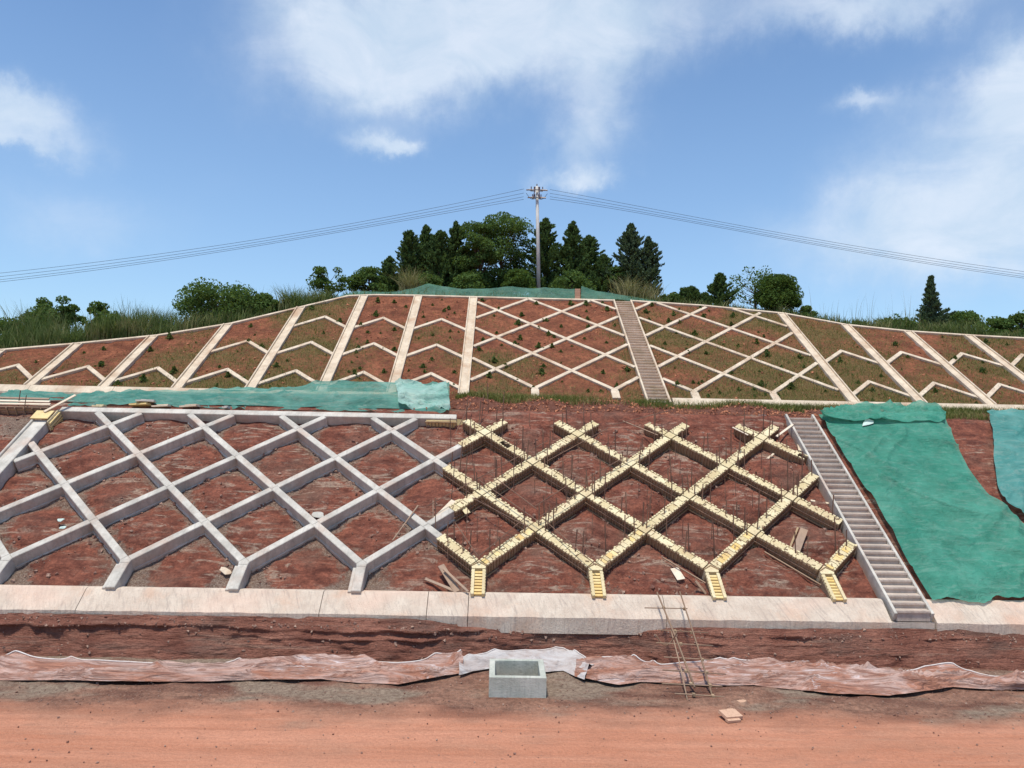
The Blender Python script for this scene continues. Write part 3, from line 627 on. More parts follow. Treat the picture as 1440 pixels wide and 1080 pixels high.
fa = up_frame('cream herringbone frame of slanting ribs and chevrons on the left of the upper slope')
for x in BL: rib(fa, x)
for a, b in zip(BL[:-1], BL[1:]): chev(fa, a, b, [1.02, 3.66, 6.40])
crest_beam(fa, -25, -1.1)
fb = up_frame('cream diamond lattice between the long straight rib and the upper stairs')
fc = up_frame('cream diamond lattice on the upper slope just right of the upper stairs')
fd = up_frame('cream herringbone frame with wide ribs at the right end of the upper slope')
for x in BR: rib(fd, x)
for a, b in zip(BR[:-1], BR[1:]): chev(fd, a, b, [1.10, 3.92, 6.74])
crest_beam(fb, -1.08, 5.46); crest_beam(fc, 6.38, 13.0); crest_beam(fd, 13.0, 27)
def ulattice(par, xa, xb):
    for w_ in range(0, 7):
        for k in range(-2, 6):
            u = k+(.5 if w_ % 2 else 0)
            for sg in (1, -1):
                a = np.array([X2+u*3, w_*DU]); b = np.array([X2+(u+.5*sg)*3, (w_+1)*DU])
                d = (b-a)/np.linalg.norm(b-a); aa, bb = (a+d*.085, b-d*.085) if sg == 1 else (a, b)
                if w_ == 0: aa = a+d*.085
                cc = clipseg(aa, bb, xa, xb)
                if not cc: continue
                p, q = cc; lo, hi = (p, q) if p[1] < q[1] else (q, p)
                cl = float(crest(hi[0]))-.02
                if lo[1] > float(crest(lo[0]))-.15: continue
                if hi[1] > cl:
                    for _ in range(3): t = (float(crest(hi[0]))-.02-lo[1])/(hi[1]-lo[1]); hi = lo+(hi-lo)*min(1, t)
                ubeam(par, lo, hi, .17)
    for k in range(-1, 5):
        n0 = np.array([X2+k*3, 0.])
        if xa+.2 < n0[0] < xb-.2:
            mb = MB(); prism(mb, PL2, [n0+(0, .13), n0+(-.13, 0), n0+(-.12, -.09), n0+(.12, -.09), n0+(.13, 0)], -.3, 0., .01); mb.V = [tuple(np.array(v)-UL) for v in mb.V]; mb.build('node_block', M['cream'], par)
            ubeam(par, n0+(0, -.09), n0+(0, -.66), .30, 'leg', .0); 
ulattice(fb, -1.07, 5.45); ulattice(fc, 6.38, 13.04)
def toe_wall(x0, x1, label):
    t = thing('toe_wall', label, 'retaining wall', None, (x0, 28.2, 6.2)); n = int((x1-x0)/3)
    for i in range(n):
        a = x0+(x1-x0)*i/n+.006; b = x0+(x1-x0)*(i+1)/n-.006; mb = MB(); pr = [(27.90, 6.05), (27.92, 6.22), (28.20, 6.455), (28.26, 6.46), (28.5, 6.4), (28.5, 6.0)]
        V = [(x-x0, y-28.2, z-6.2) for x in (a, b) for y, z in pr]; k = 6
        mesh('wall_panel', V, [(j, k+j, k+(j+1) % k, (j+1) % k) for j in range(k)]+[tuple(range(k)), tuple(2*k-1-j for j in range(k))], M['cream'], t)
toe_wall(-26, -1.9, 'cream concrete toe wall above the green net on the left of the bench')
toe_wall(6.42, 26, 'cream concrete toe wall behind the grass on the right of the bench')

# ------------------------------------------------------------------ cloths
def cloth(P, name, m, label, cat='netting', amp=.05, seed=0, fold=(1.2, 2.5), parent=None, thick=.006, grp=None):
    """P: array (nu, nv, 3)"""
    nu, nv, _ = P.shape;  du = np.gradient(P, axis=0); dv = np.gradient(P, axis=1); n = np.cross(du, dv); n /= np.linalg.norm(n, axis=-1, keepdims=True)+1e-9
    n = n*np.sign(n[..., 2:3]+1e-6) if True else n
    x = P[..., 0]; q = P[..., 1]+P[..., 2]
    wx = x+.5*fbm(x*.6, q*.6, 3, seed+31)*1.6; wq = q+.5*fbm(x*.5+9, q*.5, 3, seed+37)
    h = amp*(1.2*fbm(x*fold[0]*.5, q*fold[1]*.5, 4, seed)+1.5*((1-np.abs(2*vn(wx*fold[0]+wq*.7*fold[0], wq*fold[1], seed+9)-1))**4-.2)+.9*((1-np.abs(2*vn(wx*fold[0]*1.7-wq*1.1*fold[0], wq*fold[1]*.9, seed+19)-1))**5-.15))
    tap = 1. if cat != 'tarpaulin' else np.clip((1-np.linspace(0, 1, nv))*7, .12, 1)[None, :, None]
    Q = P+n*((h[..., None]+amp*.5)*tap)
    o = mesh(name, Q.reshape(-1, 3), grid_faces(nu, nv), m, smooth=True)
    if label: tag(o, label, cat, grp)
    if cat == 'tarpaulin':
        mb = MB(); mb.tube(Q[::2, 0]+np.array([0, 0, .01]), .018, 5); mb.build('hem', M['hem'], o, True)
    return o
def curve(pts, t): pts = np.array(pts, float); s = np.linspace(0, 1, len(pts)) if pts.shape[1] == 2 else pts[:, 0]; return np.stack([np.interp(t, s, pts[:, -2]), np.interp(t, s, pts[:, -1])], -1)
# big net over the lower slope
def slopenet(Lc, Rc, nu, nv, pl, h, name, m, label, amp, seed, bot=None, lump=.1):
    t = np.linspace(0, 1, nv); A = np.array([onp(*p, pl, h) for p in curve(Lc, t)]); B = np.array([onp(*p, pl, h) for p in curve(Rc, t)])
    u = np.linspace(0, 1, nu)[:, None, None]; G = A[None]*(1-u)+B[None]*u
    G[..., 1] += -.10*fbm(G[..., 0]*2.2, G[..., 0]*0, 4, seed+3)*t[None]*3*(t[None] > .8)*(t[None]-.8)*5
    hh = h+.22*fbm(G[..., 0]*.45+G[..., 1]*.35, G[..., 1]*.45-G[..., 0]*.3, 3, seed+5)+lump*fbm(G[..., 0]*.8, G[..., 1]*.5, 3, seed+6)
    edge = np.minimum(np.minimum(u[..., 0], 1-u[..., 0])*8, 1)*np.minimum(np.minimum(t, 1-t)[None]*12, 1); hh = np.maximum(hh*edge+(h-.07)*(1-edge), -.03)
    return cloth(PP(pl, G[..., 0], G[..., 1], hh), name, m, label, 'netting', amp*1.6, seed, (.8, .45))
slopenet([(1152, 580), (1178, 622), (1206, 665), (1232, 708), (1258, 752), (1282, 796), (1312, 842)],
         [(1326, 581), (1345, 622), (1362, 655), (1392, 695), (1425, 722), (1480, 770), (1560, 838)], 150, 150, PL1, .03, 'shade_net', M['net'], 'big emerald green dust net draped over the lower slope right of the stairs', .05, 301)
slopenet([(1388, 577), (1397, 600), (1398, 640), (1404, 680), (1416, 708), (1450, 730), (1500, 750)],
         [(1560, 572), (1580, 610), (1590, 650), (1600, 690), (1620, 715), (1640, 740), (1660, 760)], 90, 80, PL1, .04, 'shade_net', M['netb'], 'bluish green dust net at the far right edge of the lower slope', .06, 331)
def facenet(top, bot, Yt, Yb, nu, nv, name, m, label, amp, seed, fold=(1., 3.), sag=.0, cat='netting', zt=None, zb=None):
    """ruled between a top curve standing at depth Yt and a bottom curve at depth Yb (or at heights zt, zb)"""
    u = np.linspace(0, 1, nu); tp = np.array(top, float); bt = np.array(bot, float)
    xs = tp[0, 0]+(tp[-1, 0]-tp[0, 0])*u; xb = bt[0, 0]+(bt[-1, 0]-bt[0, 0])*u
    yt = np.interp(xs, tp[:, 0], tp[:, 1]); yb = np.interp(xb, bt[:, 0], bt[:, 1])
    A = np.array([onz(a, b, zt) if zt is not None else onY(a, b, Yt) for a, b in zip(xs, yt)]); B = np.array([onz(a, b, zb) if zb is not None else onY(a, b, Yb) for a, b in zip(xb, yb)])
    v = np.linspace(0, 1, nv)[None, :, None]; P = A[:, None]*(1-v)+B[:, None]*v; P[..., 2] += sag*np.sin(math.pi*v[..., 0])
    return cloth(P, name, m, label, cat, amp, seed, fold)
facenet([(-60, 557), (0, 556), (25, 551), (90, 558), (150, 554), (245, 551), (300, 549), (400, 546), (450, 539), (520, 537), (560, 538), (600, 541), (632, 539)],
        [(-60, 568), (0, 569), (60, 576), (200, 568), (240, 573), (330, 578), (450, 580), (560, 582), (612, 583), (632, 580)], 28.0, 25.95, 240, 26, 'shade_net', M['netl'], 'long crumpled green net lying along the bench above the concrete lattice', .085, 351, (.7, 2.6), .06)
M['mint'] = netmat('pale_mint_net', (.22, .48, .40), (.42, .62, .54), (.55, .66, .58), .93)
facenet([(556, 541), (580, 539), (600, 543), (628, 540)], [(560, 570), (590, 581), (612, 580), (634, 575)], 27.4, 26.1, 50, 24, 'shade_net', M['mint'], 'pale mint crumpled end of netting at the right end of the bench net', .10, 356, (1.6, 2.6), .07)
facenet([(450, 433), (480, 416), (500, 410), (560, 411), (583, 406), (603, 400), (625, 404), (650, 407), (690, 406), (720, 403), (740, 406), (775, 405), (808, 407)],
        [(450, 434), (490, 417.5), (560, 416.5), (640, 419), (700, 420), (760, 421), (808, 421)], 37.5, 36.95, 160, 14, 'shade_net', M['netc'], 'faded green net strip along the crest in front of the tall trees', .035, 361, (.8, 1.2))
facenet([(817, 403), (835, 409), (870, 414), (895, 418), (925, 425)], [(817, 421), (850, 421.5), (890, 423.5), (905, 425), (925, 426.5)], 37.5, 36.95, 60, 12, 'shade_net', M['netc'], 'short green net on the crest above the upper stairs', .035, 371, (.8, 1.2))
facenet([(1168, 577), (1195, 573), (1215, 568), (1240, 567), (1262, 569), (1275, 573), (1292, 569), (1312, 575), (1330, 580)], [(1150, 586), (1200, 594), (1260, 592), (1328, 596)], 26.9, 25.55, 70, 16, 'shade_net', M['net'], 'dark green fold of netting bunched on the bench above the big green net', .12, 381, (1.4, 2.))
# pale torn patches and debris on nets / bench
def patch(px, py, wpx, label, m, name, h, pl=PL1, ratio=.35, rot=0., cat='cloth scrap'):
    x, s = onp(px, py, pl, h); wd = wpx/1080*24.; n = 10; a = np.linspace(0, 2*math.pi, n, endpoint=False); r = .5*wd*(.75+.5*rng.random(n)); 
    X = np.cos(a)*r; S = np.sin(a)*r*ratio; c, sn = math.cos(rot), math.sin(rot); V = [PP(pl, x, s, h+.03)]+[PP(pl, x+X[i]*c-S[i]*sn, s+X[i]*sn+S[i]*c, h+.01*rng.random()) for i in range(n)]
    V += [v-np.array([0, 0, .012]) for v in V]; k = n+1
    Fc = [(0, 1+i, 1+(i+1) % n) for i in range(n)]+[(k, k+1+(i+1) % n, k+1+i) for i in range(n)]+[(1+i, k+1+i, k+1+(i+1) % n, 1+(i+1) % n) for i in range(n)]
    o = mesh(name, V, Fc, m); return tag(o, label, cat)
M['scrap'] = mat('pale_scrap', lambda T, p: T.mix(T.noise(p, 6, 4, .6), (.42, .58, .50), (.58, .66, .60)), .7)
patch(1220, 594, 26, 'pale mint scrap lying near the top of the big green net', M['scrap'], 'plastic_scrap', .06, ratio=.45, rot=.7)
patch(1196, 588, 7, 'tiny pale scrap at the upper left corner of the big green net', M['scrap'], 'plastic_scrap', .06, ratio=.8, rot=.9)

patch(448, 724, 16, 'grey mortar lump at the crossing in the fifth cell of the lower lattice', M['grey'], 'mortar_lump', -.2, ratio=.8, cat='rubble')
patch(85, 731, 9, 'upper of two white chips in the cell at the far left', M['scrap'], 'plaster_chip', -.15, ratio=.6, cat='rubble')
patch(88, 742, 8, 'lower of two white chips in the cell at the far left', M['scrap'], 'plaster_chip', -.15, ratio=.6, cat='rubble')
patch(317, 803, 20, 'pale curved flake lying by the second finished leg', M['cream'], 'mortar_flake', -.25, ratio=.35, rot=-.5, cat='rubble')
# bench debris: boards heaped at the edge of the net
deb = [(140, 571, 15, 'ply', 'small cream board on the bench above the second diagonal beam'), (197, 569, 26, 'plyy', 'yellow board lying on the bench net edge'), (227, 571, 22, 'pale', 'flat pale board poking from under the bench net'),
       (267, 571, 24, 'pale', 'thick cream slab on the head beam'), (205, 564, 24, 'grey', 'broken grey concrete slab on the bench'), (318, 573, 7, 'grey', 'small grey lump at the end of the bench debris')]
for px, py, wpx, m, lb in deb:
    P = onY(px, py+2, 25.84); wd = wpx/1080*26.15; mb = MB(); mb.box((0, 0, .04), (wd, .30, .05), None); mb.box((wd*.1, .05, .085), (wd*.7, .22, .03), None)
    o = mb.build('board' if m != 'grey' else 'concrete_chunk', M[m]); o.location = P; o.rotation_euler = (random.uniform(-.25, -.05), random.uniform(-.08, .08), random.uniform(-.3, .3)); tag(o, lb, 'board' if m != 'grey' else 'rubble')

# top left: formwork of the next head beam and loose boards
tl = thing('formwork_stack', 'stack of timber formwork boards and rebar at the upper left corner of the lower slope', 'formwork', None, tuple(PP(PL1, -15.6, 6.6))); TL = PP(PL1, -15.6, 6.6)
for i in range(5):
    mb = MB(); mb.bar(PP(PL1, -17.5, 6.75, -.30+.085*i), PP(PL1, -14.75+random.uniform(-.1, .1), 6.75, -.30+.085*i), .03, .07, PN); fbuild(mb, 'form_board', M['batten' if i % 2 else 'plank'], TL, tl)
for i in range(3):
    mb = MB(); mb.bar(PP(PL1, -17.5, 6.85+.16*i, .1+.02*i), PP(PL1, -14.7-.1*i, 6.85+.16*i, .12), .09, .03, PN); fbuild(mb, 'top_board', M['pale' if i < 2 else 'plank'], TL, tl)
for i in range(9): 
    x = -17.2+.28*i; mb = MB(); mb.bar(PP(PL1, x, 6.70, -.4), PP(PL1, x, 6.70, .06), .03, .03, (1, 0, 0)); fbuild(mb, 'upright', M['panel'], TL, tl)
for i in range(2): rod(PP(PL1, -15.9+.35*i, 6.6-.3*i, -.5), 1.1, (.12, 0), .014, 'rebar_stake', 'pipe', tl, TL)
cf = thing('channel_formwork', 'yellow plywood formwork box at the top end of the left channel wall', 'formwork', None, tuple(PP(PL1, -14.5, 6.2))); CFL = PP(PL1, -14.5, 6.2)
mb = MB(); prism(mb, PL1, strip((-14.62, 5.98), (-14.62, 6.42), .56), .13, .17, .005); fbuild(mb, 'cover_board', M['plyy'], CFL, cf)
mb = MB(); prism(mb, PL1, strip((-14.33, 5.9), (-14.33, 6.62), .03), -.5, .10, .005); fbuild(mb, 'side_panel', M['ply'], CFL, cf)
for i in range(5):
    mb = MB(); prism(mb, PL1, strip((-14.29, 5.92), (-14.29, 6.6), .045), -.47+.11*i, -.42+.11*i, .005); fbuild(mb, 'batten', M['plyy'], CFL, cf)
mb = MB(); mb.bar(PP(PL1, -14.6, 6.3, .2), PP(PL1, -14.0, 7.2, .28), .10, .03, PN); fbuild(mb, 'brace_board', M['pale'], CFL, cf)
# partial head beam formwork right end
hf = thing('head_formwork', 'short timber form panel under the right end of the head beam', 'formwork', None, tuple(PP(PL1, -1.9, 6.6))); HL = PP(PL1, -1.9, 6.6)
mb = MB(); prism(mb, PL1, strip((-2.35, 6.62), (-1.36, 6.62), .03), -.42, -.06, .004); fbuild(mb, 'side_panel', M['plyy'], HL, hf)
for i in range(9):
    x = -2.3+.115*i; mb = MB(); prism(mb, PL1, strip((x, 6.59), (x+.03, 6.59), .03), -.42, -.08, .003); fbuild(mb, 'rib', M['panel'], HL, hf)
mb = MB(); mb.bar(PP(PL1, -2.38, 6.575, -.10), PP(PL1, -1.34, 6.575, -.10), .03, .04, PN); fbuild(mb, 'waler', M['batten'], HL, hf)
yb = MB(); a = PP(PL1, *onp(650, 590, PL1, -.1), -.1); yb.bar(a+np.array([-.18, 0, -.1]), a+np.array([.28, .1, -.14]), .03, .22, (0, 0, 1)); tag(yb.build('yellow_board', M['plyy']), 'bright yellow film board beside the first open formwork stub', 'board')

# loose planks and poles
def plank(p, q, wd, th, m, label, h0=-.25, h1=-.25, name='plank', cat='plank', tube=False):
    a = onp(*p, PL1, h0); b = onp(*q, PL1, h1); A = PP(PL1, a[0], a[1], h0); B = PP(PL1, b[0], b[1], h1); mb = MB(); L = np.linalg.norm(B-A); 
    d = (B-A)/L; loc = (A+B)/2; 
    if tube: mb.tube([A-loc, B-loc], wd/2, 7, r2=wd*.4)
    else: mb.bar(A-loc, B-loc, wd, th, PN)
    o = mb.build(name, M[m]); o.location = loc; return tag(o, label, cat)
plank((588, 711), (552, 760), .045, .04, 'bamboo', 'slim pale pole propped in the cell beside the last finished beams', .10, -.12, 'wooden_pole', 'pole', True)
plank((609, 704), (609, 728), .03, .03, 'bamboo', 'short stick standing by the cream form boards', .1, -.1, 'stick', 'stick', True)
plank((598, 814), (642, 832), .075, .03, 'plank', 'reddish plank lying low left of the first formwork leg', -.2, -.15)
plank((620, 795), (643, 832), .17, .03, 'plank', 'wide grey board leaning left of the first formwork leg', -.05, -.15)
plank((624, 800), (658, 832), .06, .03, 'plank', 'narrow dark board crossing the wide grey board', .03, -.02)
plank((948, 799), (958, 815), .22, .02, 'pale', 'small pale sheet lying on the soil below the second long formwork run', -.2, -.2, 'board', 'board')
plank((932, 784), (992, 820), .03, .03, 'bamboo', 'thin long batten along the formwork above the third leg', -.12, -.1, 'batten', 'batten')
plank((978, 817), (995, 838), .07, .03, 'plank', 'short dark prop against the third formwork leg', -.05, -.3, 'prop', 'prop')
plank((1075, 776), (1160, 826), .035, .03, 'bamboo', 'curved thin batten left of the last formwork leg', -.2, -.3, 'batten', 'batten')
plank((1110, 772), (1122, 742), .05, .03, 'batten', 'thin prop beside the reddish board near the stairs', -.2, -.05, 'prop', 'prop')
plank((1119, 776), (1131, 744), .20, .03, 'plank', 'reddish brown board propped beside the lower stairs', -.1, .05)
plank((1140, 704), (1165, 708), .07, .03, 'pale', 'pale stick on the soil beside the stairs wall', -.25, -.25)
plank((1078, 646), (1088, 638), .06, .02, 'pale', 'pale chip lying in the upper cell near the stairs', -.2, -.2, 'board', 'board')
plank((876, 592), (925, 612), .03, .025, 'bamboo', 'long thin batten sticking out of the third open stub', .02, .03, 'batten', 'batten')
plank((1030, 601), (1052, 612), .05, .025, 'pale', 'pale batten jutting left from the top of the last crossing', .02, .03, 'batten', 'batten')
plank((1092, 614), (1115, 597), .07, .03, 'pale', 'pale board reaching from the last crossing to the stairs', .0, .03, 'board', 'board')
plank((1122, 618), (1125, 634), .10, .03, 'pale', 'small white chip against the left wall of the stairs', -.25, -.2, 'board', 'board')
plank((610, 735), (640, 705), .26, .02, 'pale', 'short cream form board lying behind the half cast beam', -.14, -.10, 'board', 'board')
plank((643, 703), (658, 722), .16, .02, 'ply', 'cream form offcut beside the first tall rebars', -.1, -.08, 'board', 'board')

# ------------------------------------------------------------------ catch basin
cb = thing('catch_basin', 'square open grey concrete catch basin on the ground below the foot wall', 'catch basin', None, (.53, 16.05, 0))
x0, x1, y0, y1, zt, tk = -.595, .595, 0., 1.16, .42, .105
for nm, (a, b, c, d, zz) in {'front_wall': (x0, x1, y0, y0+tk, zt), 'back_wall': (x0, x1, y1-tk, y1, zt), 'side_wall': (x0, x0+tk*1.2, y0+tk, y1-tk, zt-.002), 'side_wall ': (x1-tk*1.2, x1, y0+tk, y1-tk, zt+.001)}.items():
    mb = MB(); ch_ = .012; mb.hexa([(a, c, -.7), (b, c, -.7), (b, d, -.7), (a, d, -.7), (a, c, zz-ch_), (b, c, zz-ch_), (b, d, zz-ch_), (a, d, zz-ch_)])
    mb.hexa([(a, c, zz-ch_), (b, c, zz-ch_), (b, d, zz-ch_), (a, d, zz-ch_), (a+ch_, c+ch_, zz), (b-ch_, c+ch_, zz), (b-ch_, d-ch_, zz), (a+ch_, d-ch_, zz)]); mb.build(nm.strip(), M['basin'], cb)
mb = MB(); mb.box((0, y1/2, -.45), (1., 1., .1)); mb.build('basin_floor', M['basin'], cb)

# ------------------------------------------------------------------ geotextile ribbons at the foot of the bank
facenet([(-60, 929), (0, 927), (20, 926), (100, 930), (180, 931), (250, 935), (330, 936), (400, 930), (450, 927), (560, 932), (600, 930), (650, 926)],
        [(-60, 958), (0, 957), (60, 957), (130, 958), (210, 959), (300, 959), (380, 956), (450, 956), (510, 961), (560, 963), (600, 955), (650, 946)], None, None, 420, 26, 'geotextile', M['tarp'], 'pinkish muddy geotextile strip along the foot of the bank left of the basin', .11, 401, (.55, 3.), .06, 'tarpaulin', .12, .03)
facenet([(645, 929), (665, 923), (690, 919), (730, 918), (770, 914), (792, 914), (815, 920), (836, 934)],
        [(645, 950), (665, 944), (690, 940), (740, 944), (770, 945), (792, 943), (806, 950), (822, 956)], None, None, 130, 22, 'geotextile', M['tarpg'], 'grey geotextile sheet bulging up behind the catch basin', .055, 421, (1.2, 3.), .05, 'tarpaulin', .20, .04)
facenet([(812, 930), (836, 928), (880, 929), (930, 935), (1000, 930), (1060, 934), (1120, 935), (1180, 941), (1230, 944), (1270, 945), (1300, 941), (1340, 942), (1400, 954), (1440, 955), (1500, 957)],
        [(808, 952), (836, 957), (870, 963), (900, 959), (950, 961), (1000, 966), (1060, 964), (1120, 970), (1180, 976), (1250, 979), (1300, 972), (1340, 966), (1400, 971), (1440, 970), (1500, 972)], None, None, 420, 26, 'geotextile', M['tarp'], 'muddy red geotextile strip running right from the basin past the ladder', .11, 441, (.55, 3.), .06, 'tarpaulin', .13, .03)

# ------------------------------------------------------------------ bamboo ladder
ld = thing('bamboo_ladder', 'rickety bamboo ladder leaning against the foot wall right of the basin', 'ladder', None, (4.3, 16.4, 0)); LDL = np.array([4.3, 16.4, 0.])
def pt(px, py, f):        # f: 0 at the ground, 1 at the head of the wall; the ladder leans in one plane
    return onY(px, py, 16.15+2.85*f-.12)
def lf(py): return np.clip((985-py)/(985-835), 0, 1)
def bpole(p, q, r, name, off=0.):
    mb = MB(); A = pt(*p, lf(p[1]))+np.array([0, off, 0]); B = pt(*q, lf(q[1]))+np.array([0, off, 0]); m_ = (A+B)/2+np.array([.02, 0, .0]); mb.tube([A, m_, B], r, 7, r2=r*.8); fbuild(mb, name, M['bamboo'], LDL, ld, True)
bpole((977, 967), (924, 833), .024, 'rail'); bpole((967, 988), (943, 885), .017, 'rail', -.04); bpole((1005, 990), (956, 832), .021, 'rail')
for a, b in [((906, 854), (966, 855)), ((925, 885), (995, 889)), ((922, 903), (1002, 907)), ((933, 923), (1002, 927)), ((931, 941), (1020, 947)), ((930, 960), (1015, 964)), ((948, 974), (1021, 979))]: bpole(a, b, .014, 'rung', -.05)
for a in [(933, 854), (962, 856), (949, 887), (972, 889), (957, 905), (980, 907), (960, 925), (987, 927), (964, 943), (993, 945), (971, 961), (998, 963), (975, 976), (1002, 978)]:
    mb = MB(); c = pt(*a, lf(a[1]))+np.array([0, -.03, 0]); mb.box(c, (.06, .09, .05)); fbuild(mb, 'lashing', M['panel'], LDL, ld)
mb = MB(); c0 = onY(922, 892, 17.6); c1 = onY(952, 888, 17.6); mb.tube([c0+(c1-c0)*t+np.array([0, 0, -.28*math.sin(math.pi*t)]) for t in np.linspace(0, 1, 9)], .014, 5)
tag(mb.build('rope', M['bamboo'], smooth=True), 'slack loop of rope hanging at the left rail of the ladder', 'rope')
# blocks by the ladder
P = onz(1027, 1007, .05); mb = MB(); mb.box((0, 0, .035), (.38, .27, .06)); mb.box((-.05, -.16, .01), (.30, .09, .045)); mb.box((.1, .145, .03), (.14, .05, .05))
o = mb.build('brick_slab', M['block']); o.location = P; o.rotation_euler = (.16, .06, .35); tag(o, 'broken pale brick slab lying on the dirt right of the ladder foot', 'slab')
P = onz(1042, 990, .03); r_ = np.random.default_rng(5); mb = MB(); base = [(math.cos(a)*.14*r_.uniform(.7, 1.1), math.sin(a)*.09*r_.uniform(.7, 1.1)) for a in np.arange(7)*.897]
mb.add([(x, y, -.05) for x, y in base]+[(x*.8, y*.8, .05+.03*r_.random()) for x, y in base], [tuple(range(7, 14))]+[(k, (k+1) % 7, 7+(k+1) % 7, 7+k) for k in range(7)])
o = mb.build('clay_lump', M['block']); o.location = P; tag(o, 'small crumbled clay lump just behind the broken slab', 'clod')

# rubble: loose stones
def rocks(pts, name, m, smin, smax, seed):
    r = np.random.default_rng(seed); mb = MB(); base = np.array([(1, 0, 0), (-1, 0, 0), (0, 1, 0), (0, -1, 0), (0, 0, 1), (0, 0, -1)], float); Fc = [(0, 2, 4), (2, 1, 4), (1, 3, 4), (3, 0, 4), (2, 0, 5), (1, 2, 5), (3, 1, 5), (0, 3, 5)]
    for p in pts:
        s = smin+(smax-smin)*r.random()**3; q = base*s*(.5+r.random((6, 3))*.9); A = Matrix.Rotation(r.random()*6, 3, Vector(r.random(3)-.5).normalized()); mb.add(q@np.array(A).T+p, Fc)
    o = mb.build(name, m); o['kind'] = 'stuff'; return o
pts = []
for i in range(4200):
    x = rng.uniform(-20, 20); s = rng.uniform(-.8, 6.6)
    if 9.7 < x < 20 and s > -.6: continue
    if fbm(x*.5, s*.5, 3, 501) > -.02: pts.append(PP(PL1, x, s, lower_h(np.float64(x), np.float64(s))+.012))
for i in range(2600):
    u = random.choice(range(-5, 4))+(.5 if random.random() < .5 else 0); sg = random.choice((1, -1)); tt = random.random()*5
    if int(tt) % 2 == 0 and u % 1: u -= .5
    x = X1+(int(u)+.5*sg*tt)*LL+random.choice((-1, 1))*random.uniform(.16, .34); s = tt*DD
    if s > 6.5 or x > XS-.2 or x < -14.2: continue
    pts.append(PP(PL1, x, s, lower_h(np.float64(x), np.float64(s))+.012))
tag(rocks(pts, 'slope_rubble', M['stone'], .012, .07, 3), 'loose stones scattered over the cells of the lower slope', 'rubble')
pts = []
for i in range(2600):
    x = rng.uniform(-16, 16); y = 15+3*rng.random()**.8 if i % 5 else rng.uniform(12.5, 15.5); 
    if -.15 < x < 1.2 and 15.95 < y < 17.3: continue
    pts.append(ground(np.float64(x), np.float64(y))+np.array([0, 0, .01]))
tag(rocks(pts, 'verge_rubble', M['stone'], .008, .032, 4), 'small stones and clods strewn on the ground along the bank', 'rubble')
pts = []
for i in range(1500):
    x = rng.uniform(-18, 18); t = rng.random(); pts.append(cut(np.float64(x), np.float64(.75+.2*t*t if i % 2 else t)))
tag(rocks(pts, 'bank_rubble', M['stone'], .012, .05, 5), 'crumbled stones stuck in the cut bank under the foot wall', 'rubble')

M['clod'] = mat('clod_soil', isl((.20, .07, .04), (.46, .19, .10)), .95)
pts = []
for i in range(3600):
    x = rng.uniform(-20, 22); s = rng.uniform(-.8, 9.)
    if s > crest(x)-.1 or abs(x-5.92) < .5: continue
    if fbm(x*.8, s*.8, 3, 541) > -.03: pts.append(PP(PL2, x, s, upper_h(np.float64(x), np.float64(s))+.01))
tag(rocks(pts, 'soil_clods', M['clod'], .02, .075, 6), 'crumbly soil clods lying between the beams of the upper slope', 'clods')
pts = []
for i in range(2600):
    x = rng.uniform(-3, 14); tt = rng.random(); pts.append(bench(np.float64(x), np.float64(tt))+np.array([0, 0, .01]))
tag(rocks(pts, 'bench_clods', M['clod'], .02, .08, 8), 'soil clods and stones strewn over the bare middle of the bench', 'clods')
# ------------------------------------------------------------------ grass and plants
def blades(base, hgt, lean, wd, segs, seed):
    """base (n,3); returns V, F of curved tapering blades"""
    r = np.random.default_rng(seed); n = len(base); a = r.random(n)*2*math.pi; L = hgt*(.55+.9*r.random(n)); ln = lean*(.3+r.random(n)); wdv = wd*(.6+.8*r.random(n))
    dirv = np.stack([np.cos(a), np.sin(a), 0*a], -1); sd = np.stack([-np.sin(a), np.cos(a), 0*a], -1); yaw = r.random(n)*math.pi; sd = np.stack([np.cos(yaw), np.sin(yaw), 0*yaw], -1)
    rings = []
    for k in range(segs+1):
        t = k/segs; c = base+dirv*(ln*L*t*t)[:, None]+np.array([0, 0, 1])*(L*(t-.35*ln*t*t))[:, None]; w_ = (wdv*(1-t)**.8*.5)[:, None]
        rings.append(c-sd*w_); 
        if k < segs: rings.append(c+sd*w_)
    V = np.stack(rings, 1); m_ = V.shape[1]; idx = np.arange(n)[:, None]*m_; Fs = []
    for k in range(segs-1): Fs.append(idx+np.array([[2*k, 2*k+1, 2*k+3]])); Fs.append(idx+np.array([[2*k, 2*k+3, 2*k+2]]))
    Fs.append(idx+np.array([[2*segs-2, 2*segs-1, 2*segs]])); return V.reshape(-1, 3), np.concatenate(Fs, 0)
def grass(name, base, hgt, lean, wd, m, label, seed, segs=2, stuff=True, parent=None):
    V, Fc = blades(np.array(base), hgt, lean, wd, segs, seed); o = mesh(name, V, Fc, m, parent)
    if stuff: tag(o, label, 'grass', None, 'stuff')
    return o
n = 150000; x = rng.uniform(-22, 24, n); s = -.9+rng.random(n)*10.2; g = gmask(x, s); keep = (s < crest(x)-.05) & (rng.random(n) < np.clip((g-.38)*1.35, 0.02, 1)*.8) & (np.abs(x-5.92) > .5)
for bx in BL+BR: keep &= np.abs(x-bx) > .24
x, s = x[keep], s[keep]; print('grass', len(x))
grass('slope_grass', PP(PL2, x, s, upper_h(x, s)-.01), .15, .7, .022, M['grass'], 'short sparse grass growing between the cream beams of the upper slope', 11)
n = 48000; x = rng.uniform(-1.5, 24, n); t = rng.random(n); msk = (np.clip(.5+1.6*fbm(x*.5, t*2, 3, 611), 0, 1) > rng.random(n)*.9) & ((t > .42) | (x > 11))
